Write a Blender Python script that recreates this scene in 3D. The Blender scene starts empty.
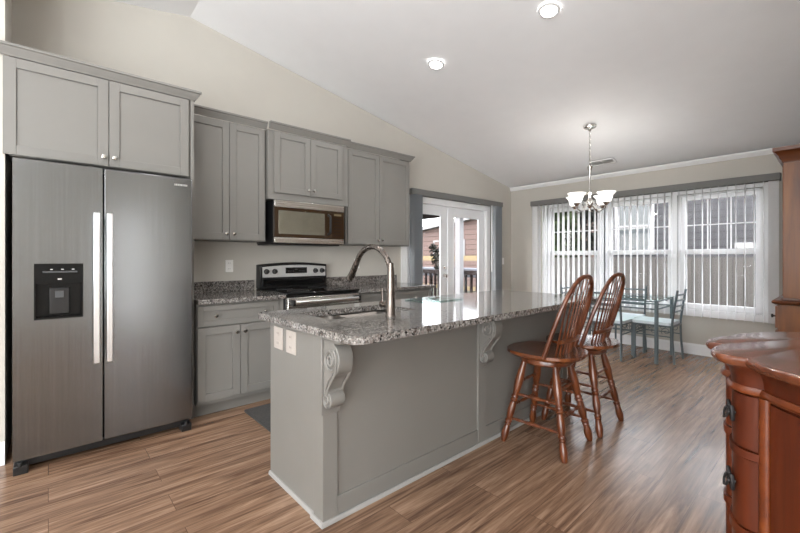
import bpy, bmesh, math, random
from mathutils import Vector, Matrix
random.seed(7)
sc = bpy.context.scene
COL = sc.collection
PI = math.pi

# ------------------------------------------------------------------ camera
FPX, YAW, HORIZON, CAM_H = 394.0, 0.8421, 258.2, 1.22
cd = bpy.data.cameras.new('camera'); cam = bpy.data.objects.new('camera', cd); COL.objects.link(cam)
cd.sensor_width = 36.0; cd.lens = FPX / 800 * 36.0
cd.shift_y = -(266.5 - HORIZON) / 800.0
cd.clip_start = 0.02; cd.clip_end = 300
cam.location = (0, 0, CAM_H); cam.rotation_euler = (PI / 2, 0, YAW)
sc.camera = cam
# ------------------------------------------------------------------ exposure
sc.cycles.diffuse_bounces = 6
vs = sc.view_settings
vs.view_transform = 'Standard'; vs.look = 'None'; vs.exposure = 0.32; vs.gamma = 1.0; vs.use_curve_mapping = False
# ------------------------------------------------------------------ sky
W = bpy.data.worlds.new('World'); sc.world = W; W.use_nodes = True
wn = W.node_tree; bg = wn.nodes['Background']
sky = wn.nodes.new('ShaderNodeTexSky'); sky.sky_type = 'NISHITA'; sky.sun_disc = False
sky.sun_elevation = math.radians(50); sky.sun_rotation = math.radians(200); sky.air_density = 1.0; sky.dust_density = 4.0
mixw = wn.nodes.new('ShaderNodeMix'); mixw.data_type = 'RGBA'; mixw.inputs[0].default_value = 0.75
mixw.inputs[7].default_value = (7.5, 7.6, 7.8, 1)
wn.links.new(sky.outputs[0], mixw.inputs[6]); wn.links.new(mixw.outputs[2], bg.inputs[0]); bg.inputs[1].default_value = 1.35

def area_light(name, loc, rot, size, size_y, power, color=(1, 1, 1)):
    l = bpy.data.lights.new(name, 'AREA'); l.shape = 'RECTANGLE'; l.size = size; l.size_y = size_y
    l.energy = power; l.color = color
    o = bpy.data.objects.new(name, l); COL.objects.link(o); o.location = loc; o.rotation_euler = rot
    return o
# added area lamp behind the camera, aimed up to bounce fill off the vault
area_light('ceiling_bounce_fill', (-0.3, -2.3, 1.0), (PI, 0, 0), 3.0, 1.6, 200, (0.88, 0.95, 1.0))
# added fill lamp in front of the solid rear wall, lighting the room frontally
area_light('rear_fill', (0.9, -4.1, 1.45), (PI / 2 + 0.12, 0, 0), 3.4, 2.3, 220, (0.93, 0.97, 1.0))
# added fill lamp at the east side, brightening the wall behind the range
area_light('side_fill', (2.9, -2.8, 1.35), (0, PI / 2, 0), 2.0, 2.2, 130, (0.95, 0.98, 1.0))

# ================================================================== helpers
def lin(r, g, b):
    f = lambda c: (c / 255 / 12.92) if c / 255 <= 0.04045 else ((c / 255 + 0.055) / 1.055) ** 2.4
    return (f(r), f(g), f(b), 1)

class NT:
    def __init__(s, name):
        s.m = bpy.data.materials.new(name); s.m.use_nodes = True; s.t = s.m.node_tree
        s.b = s.t.nodes['Principled BSDF']
    def n(s, typ, **kw):
        nd = s.t.nodes.new('ShaderNode' + typ)
        for k, v in kw.items(): setattr(nd, k, v)
        return nd
    def l(s, a, b): s.t.links.new(a, b)
    def coord(s, scale=(1, 1, 1), rot=(0, 0, 0), which='Object'):
        tc = s.n('TexCoord'); mp = s.n('Mapping')
        mp.inputs['Scale'].default_value = scale; mp.inputs['Rotation'].default_value = rot
        s.l(tc.outputs[which], mp.inputs['Vector']); return mp.outputs[0]
    def ramp(s, fac, stops, interp='LINEAR'):
        r = s.n('ValToRGB'); r.color_ramp.interpolation = interp
        el = r.color_ramp.elements
        while len(el) < len(stops): el.new(0.5)
        for e, (p, c) in zip(el, stops): e.position = p; e.color = c
        s.l(fac, r.inputs[0]); return r.outputs[0]
    def bump(s, h, strength=0.1, dist=0.01):
        b = s.n('Bump'); b.inputs['Strength'].default_value = strength; b.inputs['Distance'].default_value = dist
        s.l(h, b.inputs['Height']); s.l(b.outputs[0], s.b.inputs['Normal'])
    def noise(s, vec, scale, detail=3, rough=0.5):
        n = s.n('TexNoise'); n.inputs['Scale'].default_value = scale; n.inputs['Detail'].default_value = detail
        n.inputs['Roughness'].default_value = rough; s.l(vec, n.inputs['Vector']); return n

def paint(name, col, rough=0.5, var=0.03, bump=0.0, scale=6, metal=0.0, spec=0.5):
    t = NT(name); v = t.coord(); n = t.noise(v, scale, 4)
    c = col
    t.l(t.ramp(n.outputs[0], [(0.3, tuple(x * (1 - var) for x in c[:3]) + (1,)), (0.7, tuple(min(1, x * (1 + var)) for x in c[:3]) + (1,))]), t.b.inputs['Base Color'])
    t.b.inputs['Roughness'].default_value = rough; t.b.inputs['Metallic'].default_value = metal
    t.b.inputs['Specular IOR Level'].default_value = spec
    if bump:
        n2 = t.noise(v, 350, 2); t.bump(n2.outputs[0], bump, 0.002)
    return t.m

def steel(name, col, rough, axis='z', amt=0.12):
    t = NT(name)
    sc_ = {'z': (90, 90, 1.2), 'y': (160, 1.5, 160), 'x': (1.5, 160, 160)}[axis]
    v = t.coord(sc_); n = t.noise(v, 1.0, 4, 0.6)
    t.l(t.ramp(n.outputs[0], [(0.3, tuple(x * (1 - amt) for x in col[:3]) + (1,)), (0.7, tuple(min(1, x * (1 + amt)) for x in col[:3]) + (1,))]), t.b.inputs['Base Color'])
    r = t.n('MapRange'); r.inputs[3].default_value = rough * 0.8; r.inputs[4].default_value = rough * 1.25
    t.l(n.outputs[0], r.inputs[0]); t.l(r.outputs[0], t.b.inputs['Roughness'])
    t.b.inputs['Metallic'].default_value = 1.0
    return t.m

def wood(name, c_dark, c_mid, c_light, axis='z', rough=0.3, scale=1.0, coat=0.0):
    t = NT(name)
    st = {'z': (14, 14, 1.1), 'y': (14, 1.1, 14), 'x': (1.1, 14, 14)}[axis]
    v = t.coord(tuple(x * scale for x in st)); n = t.noise(v, 1.6, 6, 0.62); n.inputs['Distortion'].default_value = 0.6
    t.l(t.ramp(n.outputs[0], [(0.28, c_dark), (0.5, c_mid), (0.72, c_light)]), t.b.inputs['Base Color'])
    t.b.inputs['Roughness'].default_value = rough; t.b.inputs['Coat Weight'].default_value = coat; t.b.inputs['Coat Roughness'].default_value = 0.12
    t.bump(n.outputs[0], 0.05, 0.002)
    return t.m

def glass(name, tint=(1, 1, 1, 1), ior=1.45):
    t = NT(name); t.t.nodes.remove(t.b)
    out = t.t.nodes['Material Output']
    tr = t.n('BsdfTransparent'); tr.inputs[0].default_value = tint
    gl = t.n('BsdfGlossy'); gl.inputs['Roughness'].default_value = 0.02
    fr = t.n('Fresnel'); fr.inputs[0].default_value = ior
    ge = t.n('NewGeometry'); fb = t.n('Math'); fb.operation = 'MULTIPLY_ADD'   # no mirror on the inner side of the pane
    t.l(ge.outputs['Backfacing'], fb.inputs[0]); fb.inputs[1].default_value = -1.0; fb.inputs[2].default_value = 1.0
    fm_ = t.n('Math'); fm_.operation = 'MULTIPLY'; t.l(fr.outputs[0], fm_.inputs[0]); t.l(fb.outputs[0], fm_.inputs[1])
    mx = t.n('MixShader'); t.l(fm_.outputs[0], mx.inputs[0]); t.l(tr.outputs[0], mx.inputs[1]); t.l(gl.outputs[0], mx.inputs[2])
    t.l(mx.outputs[0], out.inputs[0]); return t.m

def emit(name, col, strength):
    t = NT(name); v = t.coord(); n = t.noise(v, 4)
    t.b.inputs['Base Color'].default_value = (0.9, 0.9, 0.9, 1)
    t.l(t.ramp(n.outputs[0], [(0, col), (1, col)]), t.b.inputs['Emission Color'])
    t.b.inputs['Emission Strength'].default_value = strength; return t.m

M = {}
M['wall'] = paint('wall_paint', lin(189, 184.5, 176), 0.85, 0.012, 0.05)
M['ceil'] = paint('ceiling_paint', lin(236, 236, 237), 0.9, 0.01, 0.05)
M['white'] = paint('white_trim_paint', lin(232, 232, 232), 0.4, 0.01)
M['door'] = paint('white_door_paint', lin(226, 227, 229), 0.4, 0.01)
M['cab'] = paint('grey_cabinet_paint', lin(118, 115.5, 111), 0.42, 0.015)
M['carc'] = paint('grey_cabinet_side', lin(117, 114.5, 110), 0.45, 0.015)
M['island'] = paint('island_grey_paint', lin(118, 115.5, 111), 0.42, 0.015)
M['shoe'] = paint('light_grey_shoe', lin(150, 148, 145), 0.45, 0.015)
M['steel'] = steel('brushed_steel', (0.215, 0.220, 0.224, 1), 0.22, 'z', 0.06)
M['steel_h'] = steel('brushed_steel_horizontal', (0.80, 0.77, 0.73, 1), 0.26, 'y', 0.08)
M['steel_light'] = steel('satin_steel_bar', (0.74, 0.74, 0.75, 1), 0.3, 'z', 0.05)
M['sink'] = steel('sink_steel', (0.2, 0.182, 0.165, 1), 0.36, 'x', 0.08)
M['nickel'] = steel('satin_nickel', (0.66, 0.64, 0.61, 1), 0.22, 'z', 0.04)
M['bronze'] = steel('brushed_bronze_nickel', (0.17, 0.145, 0.128, 1), 0.27, 'z', 0.08)
M['black'] = paint('black_plastic', lin(20, 20, 21), 0.35, 0.1)
M['blackgl'] = paint('black_glass', lin(12, 12, 13), 0.06, 0.1)
M['deepblack'] = paint('deep_black_plastic', lin(7, 7, 7), 0.25, 0.1, spec=0.25)
M['microgl'] = paint('oven_window_glass', lin(150, 146, 132), 0.06, 0.1, metal=0.75)
M['brown'] = paint('dark_brown_glass', lin(48, 34, 22), 0.12, 0.1)
M['dgrey'] = paint('dark_grey_plastic', lin(60, 61, 62), 0.4, 0.08)
M['silver'] = paint('silver_panel', lin(196, 196, 194), 0.35, 0.02, metal=0.3)
M['plate'] = paint('outlet_plastic', lin(236, 234, 230), 0.4, 0.01)
M['plateb'] = paint('beige_outlet_plastic', lin(172, 164, 157), 0.4, 0.01)
M['slot'] = paint('outlet_slot', lin(70, 68, 64), 0.5, 0.02)
M['glass'] = glass('window_glass')
M['tglass'] = glass('table_glass', (0.86, 0.95, 0.93, 1), 1.5)
M['valance'] = paint('grey_valance_fabric', lin(112, 112, 110), 0.8, 0.03)
M['blueblind'] = paint('grey_stacked_blind', lin(140, 143, 146), 0.7, 0.03)
M['chairmetal'] = paint('blue_grey_metal', lin(108, 119, 123), 0.35, 0.05, metal=0.5)
M['seatwhite'] = paint('white_vinyl', lin(214, 222, 226), 0.45, 0.02)
M['mat'] = paint('dark_mat_rubber', lin(62, 60, 58), 0.9, 0.2, 0.3, 60)
M['iron'] = paint('dark_iron', lin(44, 42, 42), 0.45, 0.15, metal=0.6)
M['deckbrown'] = paint('dark_brown_stain', lin(26, 17, 15), 0.6, 0.15, spec=0.08)
M['tan'] = paint('tan_timber', lin(112, 100, 76), 0.8, 0.08, spec=0.08)
M['gtable'] = paint('grey_patio_cloth', lin(74, 76, 82), 0.7, 0.05, spec=0.08)
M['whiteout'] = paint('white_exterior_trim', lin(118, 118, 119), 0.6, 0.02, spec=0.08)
M['darkpane'] = paint('dark_window_pane', lin(30, 38, 42), 0.08, 0.1)
M['bark'] = paint('tree_bark', lin(50, 42, 36), 0.9, 0.3, 0.2, 20)
M['leaf'] = paint('dark_leaves', lin(16, 19, 12), 0.7, 0.5, 0, 9, spec=0.08)
M['leaf2'] = paint('green_leaves', lin(30, 38, 18), 0.7, 0.4, 0, 9, spec=0.08)
M['ground'] = paint('outdoor_lawn', lin(40, 44, 28), 0.95, 0.25, 0.2, 14)
M['lamp'] = emit('lamp_lens', (1, 0.97, 0.92, 1), 14)
M['shade'] = emit('frosted_glass_shade', (1, 0.98, 0.94, 1), 1.1)
M['cherry'] = wood('cherry_stool_wood', lin(58, 28, 14), lin(94, 48, 24), lin(124, 70, 38), 'z', 0.28, 1.0, 0.2)
M['cherry_seat'] = wood('cherry_seat_wood', lin(60, 31, 16), lin(100, 53, 28), lin(132, 78, 44), 'x', 0.22, 1.0, 0.4)
M['commode'] = wood('red_brown_commode_wood', lin(56, 20, 7), lin(86, 34, 12), lin(106, 46, 17), 'z', 0.36, 0.45, 0.08)
M['commode_top'] = wood('commode_top_wood', lin(72, 36, 22), lin(98, 52, 32), lin(118, 66, 40), 'y', 0.14, 0.5, 0.6)
M['commode_trim'] = wood('commode_trim_wood', lin(66, 27, 10), lin(98, 44, 16), lin(120, 60, 24), 'y', 0.3, 0.6, 0.15)
M['hutch'] = wood('orange_oak_wood', lin(84, 44, 12), lin(118, 66, 20), lin(142, 86, 30), 'z', 0.4, 0.5, 0.05)
M['hutch_dark'] = wood('dark_oak_moulding', lin(66, 32, 10), lin(92, 46, 16), lin(116, 62, 24), 'x', 0.35, 0.5, 0.15)

def mk_blind():
    t = NT('white_blind_vinyl'); out = t.t.nodes['Material Output']
    v = t.coord((1, 1, 1)); n = t.noise(v, 30); t.l(t.ramp(n.outputs[0], [(0, lin(238, 238, 238)), (1, lin(246, 246, 246))]), t.b.inputs['Base Color'])
    t.b.inputs['Roughness'].default_value = 0.5
    tl = t.n('BsdfTranslucent'); tl.inputs[0].default_value = (0.92, 0.92, 0.92, 1)
    mx = t.n('MixShader'); mx.inputs[0].default_value = 0.55
    t.l(t.b.outputs[0], mx.inputs[1]); t.l(tl.outputs[0], mx.inputs[2]); t.l(mx.outputs[0], out.inputs[0]); return t.m
M['blind'] = mk_blind()

def mk_granite():
    t = NT('speckled_granite'); v = t.coord()
    n0 = t.noise(v, 60, 2); 
    vm = t.n('MixRGB') if False else None
    vo = t.n('TexVoronoi'); vo.inputs['Scale'].default_value = 150; t.l(v, vo.inputs['Vector'])
    sep = t.n('SeparateColor'); t.l(vo.outputs['Color'], sep.inputs[0])
    c1 = t.ramp(sep.outputs[0], [(0.0, lin(26, 25, 25)), (0.22, lin(82, 79, 76)), (0.45, lin(124, 120, 116)), (0.68, lin(164, 160, 156)), (0.88, lin(98, 84, 77))], 'CONSTANT')
    vo2 = t.n('TexVoronoi'); vo2.inputs['Scale'].default_value = 62; t.l(v, vo2.inputs['Vector'])
    sep2 = t.n('SeparateColor'); t.l(vo2.outputs['Color'], sep2.inputs[0])
    c2 = t.ramp(sep2.outputs[1], [(0.0, lin(42, 40, 39)), (0.25, lin(106, 102, 98)), (0.65, lin(146, 142, 138))], 'CONSTANT')
    mx = t.n('Mix', data_type='RGBA'); mx.inputs[0].default_value = 0.4
    t.l(c1, mx.inputs[6]); t.l(c2, mx.inputs[7]); t.l(mx.outputs[2], t.b.inputs['Base Color'])
    t.b.inputs['Roughness'].default_value = 0.08; t.b.inputs['IOR'].default_value = 1.55
    return t.m
M['granite'] = mk_granite()

def mk_floor():
    t = NT('laminate_planks'); v = t.coord((1, 1, 1), (0, 0, PI / 2))
    br = t.n('TexBrick'); br.offset = 0.37; br.offset_frequency = 2
    br.inputs['Scale'].default_value = 1.0; br.inputs['Brick Width'].default_value = 1.25; br.inputs['Row Height'].default_value = 0.165
    br.inputs['Mortar Size'].default_value = 0.0012; br.inputs['Mortar Smooth'].default_value = 0.2
    br.inputs['Color1'].default_value = (0.25, 0.25, 0.25, 1); br.inputs['Color2'].default_value = (0.75, 0.75, 0.75, 1)
    br.inputs['Mortar'].default_value = (0.0, 0.0, 0.0, 1)
    t.l(v, br.inputs['Vector'])
    add = t.n('VectorMath'); add.operation = 'MULTIPLY_ADD'
    t.l(br.outputs['Color'], add.inputs[0]); add.inputs[1].default_value = (7, 9, 5)
    v2 = t.coord((19, 1.1, 1)); t.l(v2, add.inputs[2])
    n1 = t.noise(add.outputs[0], 1.25, 7, 0.66); n1.inputs['Distortion'].default_value = 0.9
    v3 = t.coord((70, 3.0, 1)); n2 = t.noise(v3, 1.0, 4, 0.6)
    m1 = t.n('Math'); m1.operation = 'MULTIPLY_ADD'; t.l(n2.outputs[0], m1.inputs[0]); m1.inputs[1].default_value = 0.46; t.l(n1.outputs[0], m1.inputs[2])
    m2 = t.n('Math'); m2.operation = 'MULTIPLY_ADD'; t.l(br.outputs['Color'], m2.inputs[0]); m2.inputs[1].default_value = 0.14; t.l(m1.outputs[0], m2.inputs[2])
    c = t.ramp(m2.outputs[0], [(0.52, lin(60, 43, 32)), (0.69, lin(102, 77, 60)), (0.85, lin(132, 104, 83)), (1.03 - 0.03, lin(158, 129, 107))])
    mx = t.n('Mix', data_type='RGBA'); t.l(br.outputs['Fac'], mx.inputs[0]); t.l(c, mx.inputs[6]); mx.inputs[7].default_value = lin(80, 58, 46)
    t.l(mx.outputs[2], t.b.inputs['Base Color'])
    t.b.inputs['Roughness'].default_value = 0.27
    t.bump(m1.outputs[0], 0.06, 0.003)
    return t.m
M['floor'] = mk_floor()

def mk_siding(name, col, pitch, dark):
    t = NT(name); v = t.coord((1, 1, 1))
    sp = t.n('SeparateXYZ'); t.l(v, sp.inputs[0])
    m = t.n('Math'); m.operation = 'MULTIPLY'; m.inputs[1].default_value = 1 / pitch; t.l(sp.outputs[2], m.inputs[0])
    f = t.n('Math'); f.operation = 'FRACT'; t.l(m.outputs[0], f.inputs[0])
    t.l(t.ramp(f.outputs[0], [(0.0, dark), (0.10, dark), (0.16, col), (1.0, col)]), t.b.inputs['Base Color'])
    t.b.inputs['Roughness'].default_value = 0.8; t.b.inputs['Specular IOR Level'].default_value = 0.1; return t.m
M['siding'] = mk_siding('blue_grey_lap_siding', lin(55, 55, 57), 0.16, lin(33, 33, 35))
M['brickwall'] = mk_siding('pinkish_brown_siding', lin(84, 70, 66), 0.26, lin(52, 42, 39))
def mk_fence():
    t = NT('grey_fence_boards'); v = t.coord()
    sp = t.n('SeparateXYZ'); t.l(v, sp.inputs[0])
    m = t.n('Math'); m.operation = 'MULTIPLY'; m.inputs[1].default_value = 1 / 0.14; t.l(sp.outputs[0], m.inputs[0])
    f = t.n('Math'); f.operation = 'FRACT'; t.l(m.outputs[0], f.inputs[0])
    t.l(t.ramp(f.outputs[0], [(0.0, lin(44, 43, 42)), (0.06, lin(44, 43, 42)), (0.1, lin(68, 66, 64)), (1, lin(72, 70, 68))]), t.b.inputs['Base Color'])
    t.b.inputs['Roughness'].default_value = 0.85; t.b.inputs['Specular IOR Level'].default_value = 0.1; return t.m
M['fence'] = mk_fence()

ORG = {}
def org(o):
    v = Vector((0, 0, 0))
    while o is not None: v += ORG.get(o.name, Vector((0, 0, 0))); o = o.parent
    return v

class MB:
    """collects shapes, then links them as one mesh object"""
    def __init__(s): s.v = []; s.f = []
    def add(s, vs, fs):
        k = len(s.v); s.v += [tuple(p) for p in vs]; s.f += [tuple(i + k for i in f) for f in fs]; return s
    def box(s, x0, x1, y0, y1, z0, z1):
        if x0 > x1: x0, x1 = x1, x0
        if y0 > y1: y0, y1 = y1, y0
        if z0 > z1: z0, z1 = z1, z0
        vs = [(x, y, z) for z in (z0, z1) for (x, y) in ((x0, y0), (x1, y0), (x1, y1), (x0, y1))]
        return s.add(vs, [(3, 2, 1, 0), (4, 5, 6, 7), (0, 1, 5, 4), (1, 2, 6, 5), (2, 3, 7, 6), (3, 0, 4, 7)])
    def prism(s, poly, axis, a, b):
        """polygon in the plane across the axis (x:(y,z) y:(x,z) z:(x,y)) pulled from a to b"""
        def P(p, t): return {'x': (t, p[0], p[1]), 'y': (p[0], t, p[1]), 'z': (p[0], p[1], t)}[axis]
        n = len(poly); vs = [P(p, a) for p in poly] + [P(p, b) for p in poly]
        fs = [tuple(range(n))[::-1], tuple(range(n, 2 * n))] + [(i, (i + 1) % n, n + (i + 1) % n, n + i) for i in range(n)]
        return s.add(vs, fs)
    def frame(s, d):
        d = Vector(d).normalized(); u = d.orthogonal().normalized() if abs(d.z) > 0.999 else Vector((0, 0, 1)).cross(d).normalized()
        return u, d.cross(u)
    def turned(s, p0, p1, prof, n=12):
        """surface of revolution along p0->p1; prof = [(t 0..1, radius)]"""
        p0, p1 = Vector(p0), Vector(p1); u, w = s.frame(p1 - p0)
        vs = []
        for t, r in prof:
            c = p0.lerp(p1, t)
            vs += [c + (u * math.cos(2 * PI * i / n) + w * math.sin(2 * PI * i / n)) * r for i in range(n)]
        m = len(prof)
        fs = [(j * n + i, j * n + (i + 1) % n, (j + 1) * n + (i + 1) % n, (j + 1) * n + i) for j in range(m - 1) for i in range(n)]
        fs += [tuple(range(n))[::-1], tuple(range((m - 1) * n, m * n))]
        return s.add(vs, fs)
    def cyl(s, p0, p1, r0, r1=None, n=16): return s.turned(p0, p1, [(0, r0), (1, r0 if r1 is None else r1)], n)
    def lathe(s, c, prof, n=24):
        """prof = [(r, z)] about the vertical axis through c"""
        vs = []
        for r, z in prof:
            vs += [(c[0] + max(r, 1e-4) * math.cos(2 * PI * i / n), c[1] + max(r, 1e-4) * math.sin(2 * PI * i / n), c[2] + z) for i in range(n)]
        m = len(prof)
        fs = [(j * n + i, j * n + (i + 1) % n, (j + 1) * n + (i + 1) % n, (j + 1) * n + i) for j in range(m - 1) for i in range(n)]
        fs += [tuple(range(n))[::-1], tuple(range((m - 1) * n, m * n))]
        return s.add(vs, fs)
    def tube(s, pts, r, n=8, closed=False, flat=None):
        """round tube along points; r number or list; flat=(a,b) scales the two section axes"""
        pts = [Vector(p) for p in pts]; m = len(pts)
        rs = r if isinstance(r, (list, tuple)) else [r] * m
        tang = []
        for i in range(m):
            if closed: d = pts[(i + 1) % m] - pts[i - 1]
            else: d = pts[min(i + 1, m - 1)] - pts[max(i - 1, 0)]
            tang.append(d.normalized())
        u, _ = s.frame(tang[0]); vs = []
        fa, fb = flat or (1, 1)
        for i in range(m):
            d = tang[i]; u = (u - d * u.dot(d)).normalized(); w = d.cross(u)
            vs += [pts[i] + (u * math.cos(2 * PI * k / n) * fa + w * math.sin(2 * PI * k / n) * fb) * rs[i] for k in range(n)]
        last = m if closed else m - 1
        fs = [(j * n + k, j * n + (k + 1) % n, ((j + 1) % m) * n + (k + 1) % n, ((j + 1) % m) * n + k) for j in range(last) for k in range(n)]
        if not closed: fs += [tuple(range(n))[::-1], tuple(range((m - 1) * n, m * n))]
        return s.add(vs, fs)
    def sweep(s, path, prof, closed=False):
        """profile (out, z) carried along a flat path (x,y); out is to the right of travel; mitred"""
        m = len(path); P = [Vector((p[0], p[1])) for p in path]; vs = []
        for i in range(m):
            ds = []
            if closed or i > 0: ds.append((P[i] - P[i - 1]).normalized())
            if closed or i < m - 1: ds.append((P[(i + 1) % m] - P[i]).normalized())
            ns = [Vector((d.y, -d.x)) for d in ds]
            nn = ns[0] if len(ns) == 1 else (ns[0] + ns[1])
            if len(ns) == 2:
                nn = nn.normalized(); nn = nn / max(0.35, nn.dot(ns[0]))
            vs += [(P[i].x + nn.x * o, P[i].y + nn.y * o, z) for o, z in prof]
        k = len(prof); last = m if closed else m - 1
        fs = [(i * k + j, ((i + 1) % m) * k + j, ((i + 1) % m) * k + (j + 1) % k, i * k + (j + 1) % k) for i in range(last) for j in range(k)]
        if not closed: fs += [tuple(range(k)), tuple(range((m - 1) * k, m * k))[::-1]]
        return s.add(vs, fs)
    def sphere(s, c, rx, ry=None, rz=None, n=12, m=8):
        ry = rx if ry is None else ry; rz = rx if rz is None else rz
        vs = [(c[0], c[1], c[2] - rz)]
        for j in range(1, m):
            a = -PI / 2 + PI * j / m
            vs += [(c[0] + rx * math.cos(a) * math.cos(2 * PI * i / n), c[1] + ry * math.cos(a) * math.sin(2 * PI * i / n), c[2] + rz * math.sin(a)) for i in range(n)]
        vs.append((c[0], c[1], c[2] + rz)); t = len(vs) - 1
        fs = [(0, 1 + (i + 1) % n, 1 + i) for i in range(n)]
        fs += [(1 + j * n + i, 1 + j * n + (i + 1) % n, 1 + (j + 1) * n + (i + 1) % n, 1 + (j + 1) * n + i) for j in range(m - 2) for i in range(n)]
        fs += [(t, 1 + (m - 2) * n + i, 1 + (m - 2) * n + (i + 1) % n) for i in range(n)]
        return s.add(vs, fs)
    def slab(s, outer, holes, z0, z1):
        """flat slab from outline loops with holes"""
        bm = bmesh.new(); ed = []
        for lp in [outer] + holes:
            vs = [bm.verts.new((p[0], p[1], z0)) for p in lp]
            ed += [bm.edges.new((vs[i], vs[(i + 1) % len(vs)])) for i in range(len(vs))]
        bmesh.ops.triangle_fill(bm, use_beauty=True, use_dissolve=False, edges=ed)
        r = bmesh.ops.extrude_face_region(bm, geom=bm.faces[:])
        bmesh.ops.translate(bm, verts=[g for g in r['geom'] if isinstance(g, bmesh.types.BMVert)], vec=(0, 0, z1 - z0))
        bmesh.ops.recalc_face_normals(bm, faces=bm.faces[:])
        bm.verts.index_update()
        s.add([v.co[:] for v in bm.verts], [[v.index for v in f.verts] for f in bm.faces]); bm.free(); return s
    def build(s, name, mat, parent=None, bevel=0.0, local=False, seg=2, smooth=True, origin=None):
        me = bpy.data.meshes.new(name)
        off = Vector((0, 0, 0)) if local else org(parent)
        if origin is not None: off = Vector(origin)
        me.from_pydata([tuple(Vector(v) - off) for v in s.v], [], s.f); me.update()
        bm = bmesh.new(); bm.from_mesh(me); bmesh.ops.recalc_face_normals(bm, faces=bm.faces[:]); bm.to_mesh(me); bm.free()
        if smooth:
            me.shade_smooth(); me.set_sharp_from_angle(angle=math.radians(35))
        o = bpy.data.objects.new(name, me); COL.objects.link(o); me.materials.append(mat)
        if parent is not None: o.parent = parent
        elif origin is not None: o.location = origin; ORG[o.name] = Vector(origin)
        if bevel:
            b = o.modifiers.new('bevel', 'BEVEL'); b.width = bevel; b.segments = seg; b.limit_method = 'ANGLE'; b.angle_limit = math.radians(40)
        return o

def thing(name, label, cat, loc, group=None, rot=(0, 0, 0)):
    o = bpy.data.objects.new(name, None); COL.objects.link(o); o.location = loc; o.rotation_euler = rot
    o.empty_display_size = 0.1
    o['label'] = label; o['category'] = cat
    if group: o['group'] = group
    ORG[o.name] = Vector(loc); return o
def tag(o, label, cat, group=None, kind=None):
    o['label'] = label; o['category'] = cat
    if group: o['group'] = group
    if kind: o['kind'] = kind
    return o
def struct(o, label=None):
    o['kind'] = 'structure'
    if label: o['label'] = label
    return o
def dup(root, loc, label, rotz=None):
    r = root.copy(); COL.objects.link(r); r.location = loc; r['label'] = label
    if rotz is not None: r.rotation_euler = (0, 0, rotz)
    for ch in list(root.children):
        c = ch.copy(); COL.objects.link(c); c.parent = r
        for g in list(ch.children):
            d = g.copy(); COL.objects.link(d); d.parent = c
    return r
def B(*a): return MB().box(*a)

# ================================================================== the room
XL, YF, XR = -3.90, 6.12, 0.14
RIDGE_Y, RIDGE_Z, EAVE_Z = 0.95, 3.388, 2.455
SL = (RIDGE_Z - EAVE_Z) / (YF - RIDGE_Y)
def ceil_z(y): return EAVE_Z + SL * (YF - y) if y >= RIDGE_Y else RIDGE_Z - SL * (RIDGE_Y - y)
YB = -4.2
struct(MB().prism([(XL - 0.15, YB - 0.15), (3.15, YB - 0.15), (3.15, YF + 0.15), (XL - 0.15, YF + 0.15)], 'z', -0.12, 0.0).build('floor', M['floor'], smooth=False), 'wood laminate plank floor')
zb = ceil_z(YB)
struct(MB().prism([(YF + 0.15, EAVE_Z), (RIDGE_Y, RIDGE_Z), (YB - 0.15, zb), (YB - 0.15, zb + 0.12), (RIDGE_Y, RIDGE_Z + 0.12), (YF + 0.15, EAVE_Z + 0.12)], 'x', XL - 0.15, 3.15).build('ceiling', M['ceil'], smooth=False), 'white vaulted ceiling')
# left wall, with the opening of the french doors
DY0, DY1, DZ = 3.57, 5.40, 2.02
lw = MB()
lw.prism([(YB - 0.15, 0), (DY0, 0), (DY0, ceil_z(DY0)), (RIDGE_Y, RIDGE_Z), (YB - 0.15, zb)], 'x', XL - 0.15, XL)
lw.prism([(DY0, DZ), (DY1, DZ), (DY1, ceil_z(DY1)), (DY0, ceil_z(DY0))], 'x', XL - 0.15, XL)
lw.prism([(DY1, 0), (YF, 0), (YF, EAVE_Z), (DY1, ceil_z(DY1))], 'x', XL - 0.15, XL)
struct(lw.build('wall_left', M['wall'], smooth=False), 'greige gable wall behind the kitchen run')
# far wall with three window openings
WZ0, WZ1 = 0.57, 2.04
WX = [(-3.225, -2.39), (-2.335, -1.475), (-1.425, -0.60)]
fw = MB().box(XL - 0.15, XR + 0.15, YF, YF + 0.15, 0, WZ0).box(XL - 0.15, XR + 0.15, YF, YF + 0.15, WZ1, EAVE_Z)
xs = [XL - 0.15] + [v for w in WX for v in w] + [XR + 0.15]
for i in range(0, len(xs), 2): fw.box(xs[i], xs[i + 1], YF, YF + 0.15, WZ0, WZ1)
struct(fw.build('wall_far', M['wall'], smooth=False), 'greige wall with the triple window')
struct(MB().prism([(1.3, 0), (YF, 0), (YF, EAVE_Z), (1.3, ceil_z(1.3))], 'x', XR, XR + 0.12).build('wall_right', M['wall'], smooth=False))
struct(MB().prism([(XR + 0.12, 0), (3.0, 0), (3.0, ceil_z(1.3)), (XR + 0.12, ceil_z(1.3))], 'y', 1.3, 1.42).build('wall_living', M['wall'], smooth=False))
struct(MB().prism([(YB - 0.15, 0), (1.06, 0), (1.06, 2.1), (1.26, 2.1), (1.26, 0), (1.42, 0), (1.42, ceil_z(1.42)), (RIDGE_Y, RIDGE_Z), (YB - 0.15, zb)], 'x', 3.0, 3.15).build('wall_east', M['wall'], smooth=False))  # narrow opening added to this unseen wall for a sky streak on the refrigerator
rw = MB().box(XL, 3.0, YB - 0.15, YB, 0, zb)
struct(rw.build('wall_rear', M['wall'], smooth=False))
PY0, PY1, PXE = -0.33, -0.192, -3.304
struct(MB().prism([(XL, PY0), (PXE, PY0), (PXE, PY1), (XL, PY1)], 'z', 0, ceil_z(PY0)).build('wall_partition', M['wall'], smooth=False), 'painted end of the short wall left of the refrigerator')
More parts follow.
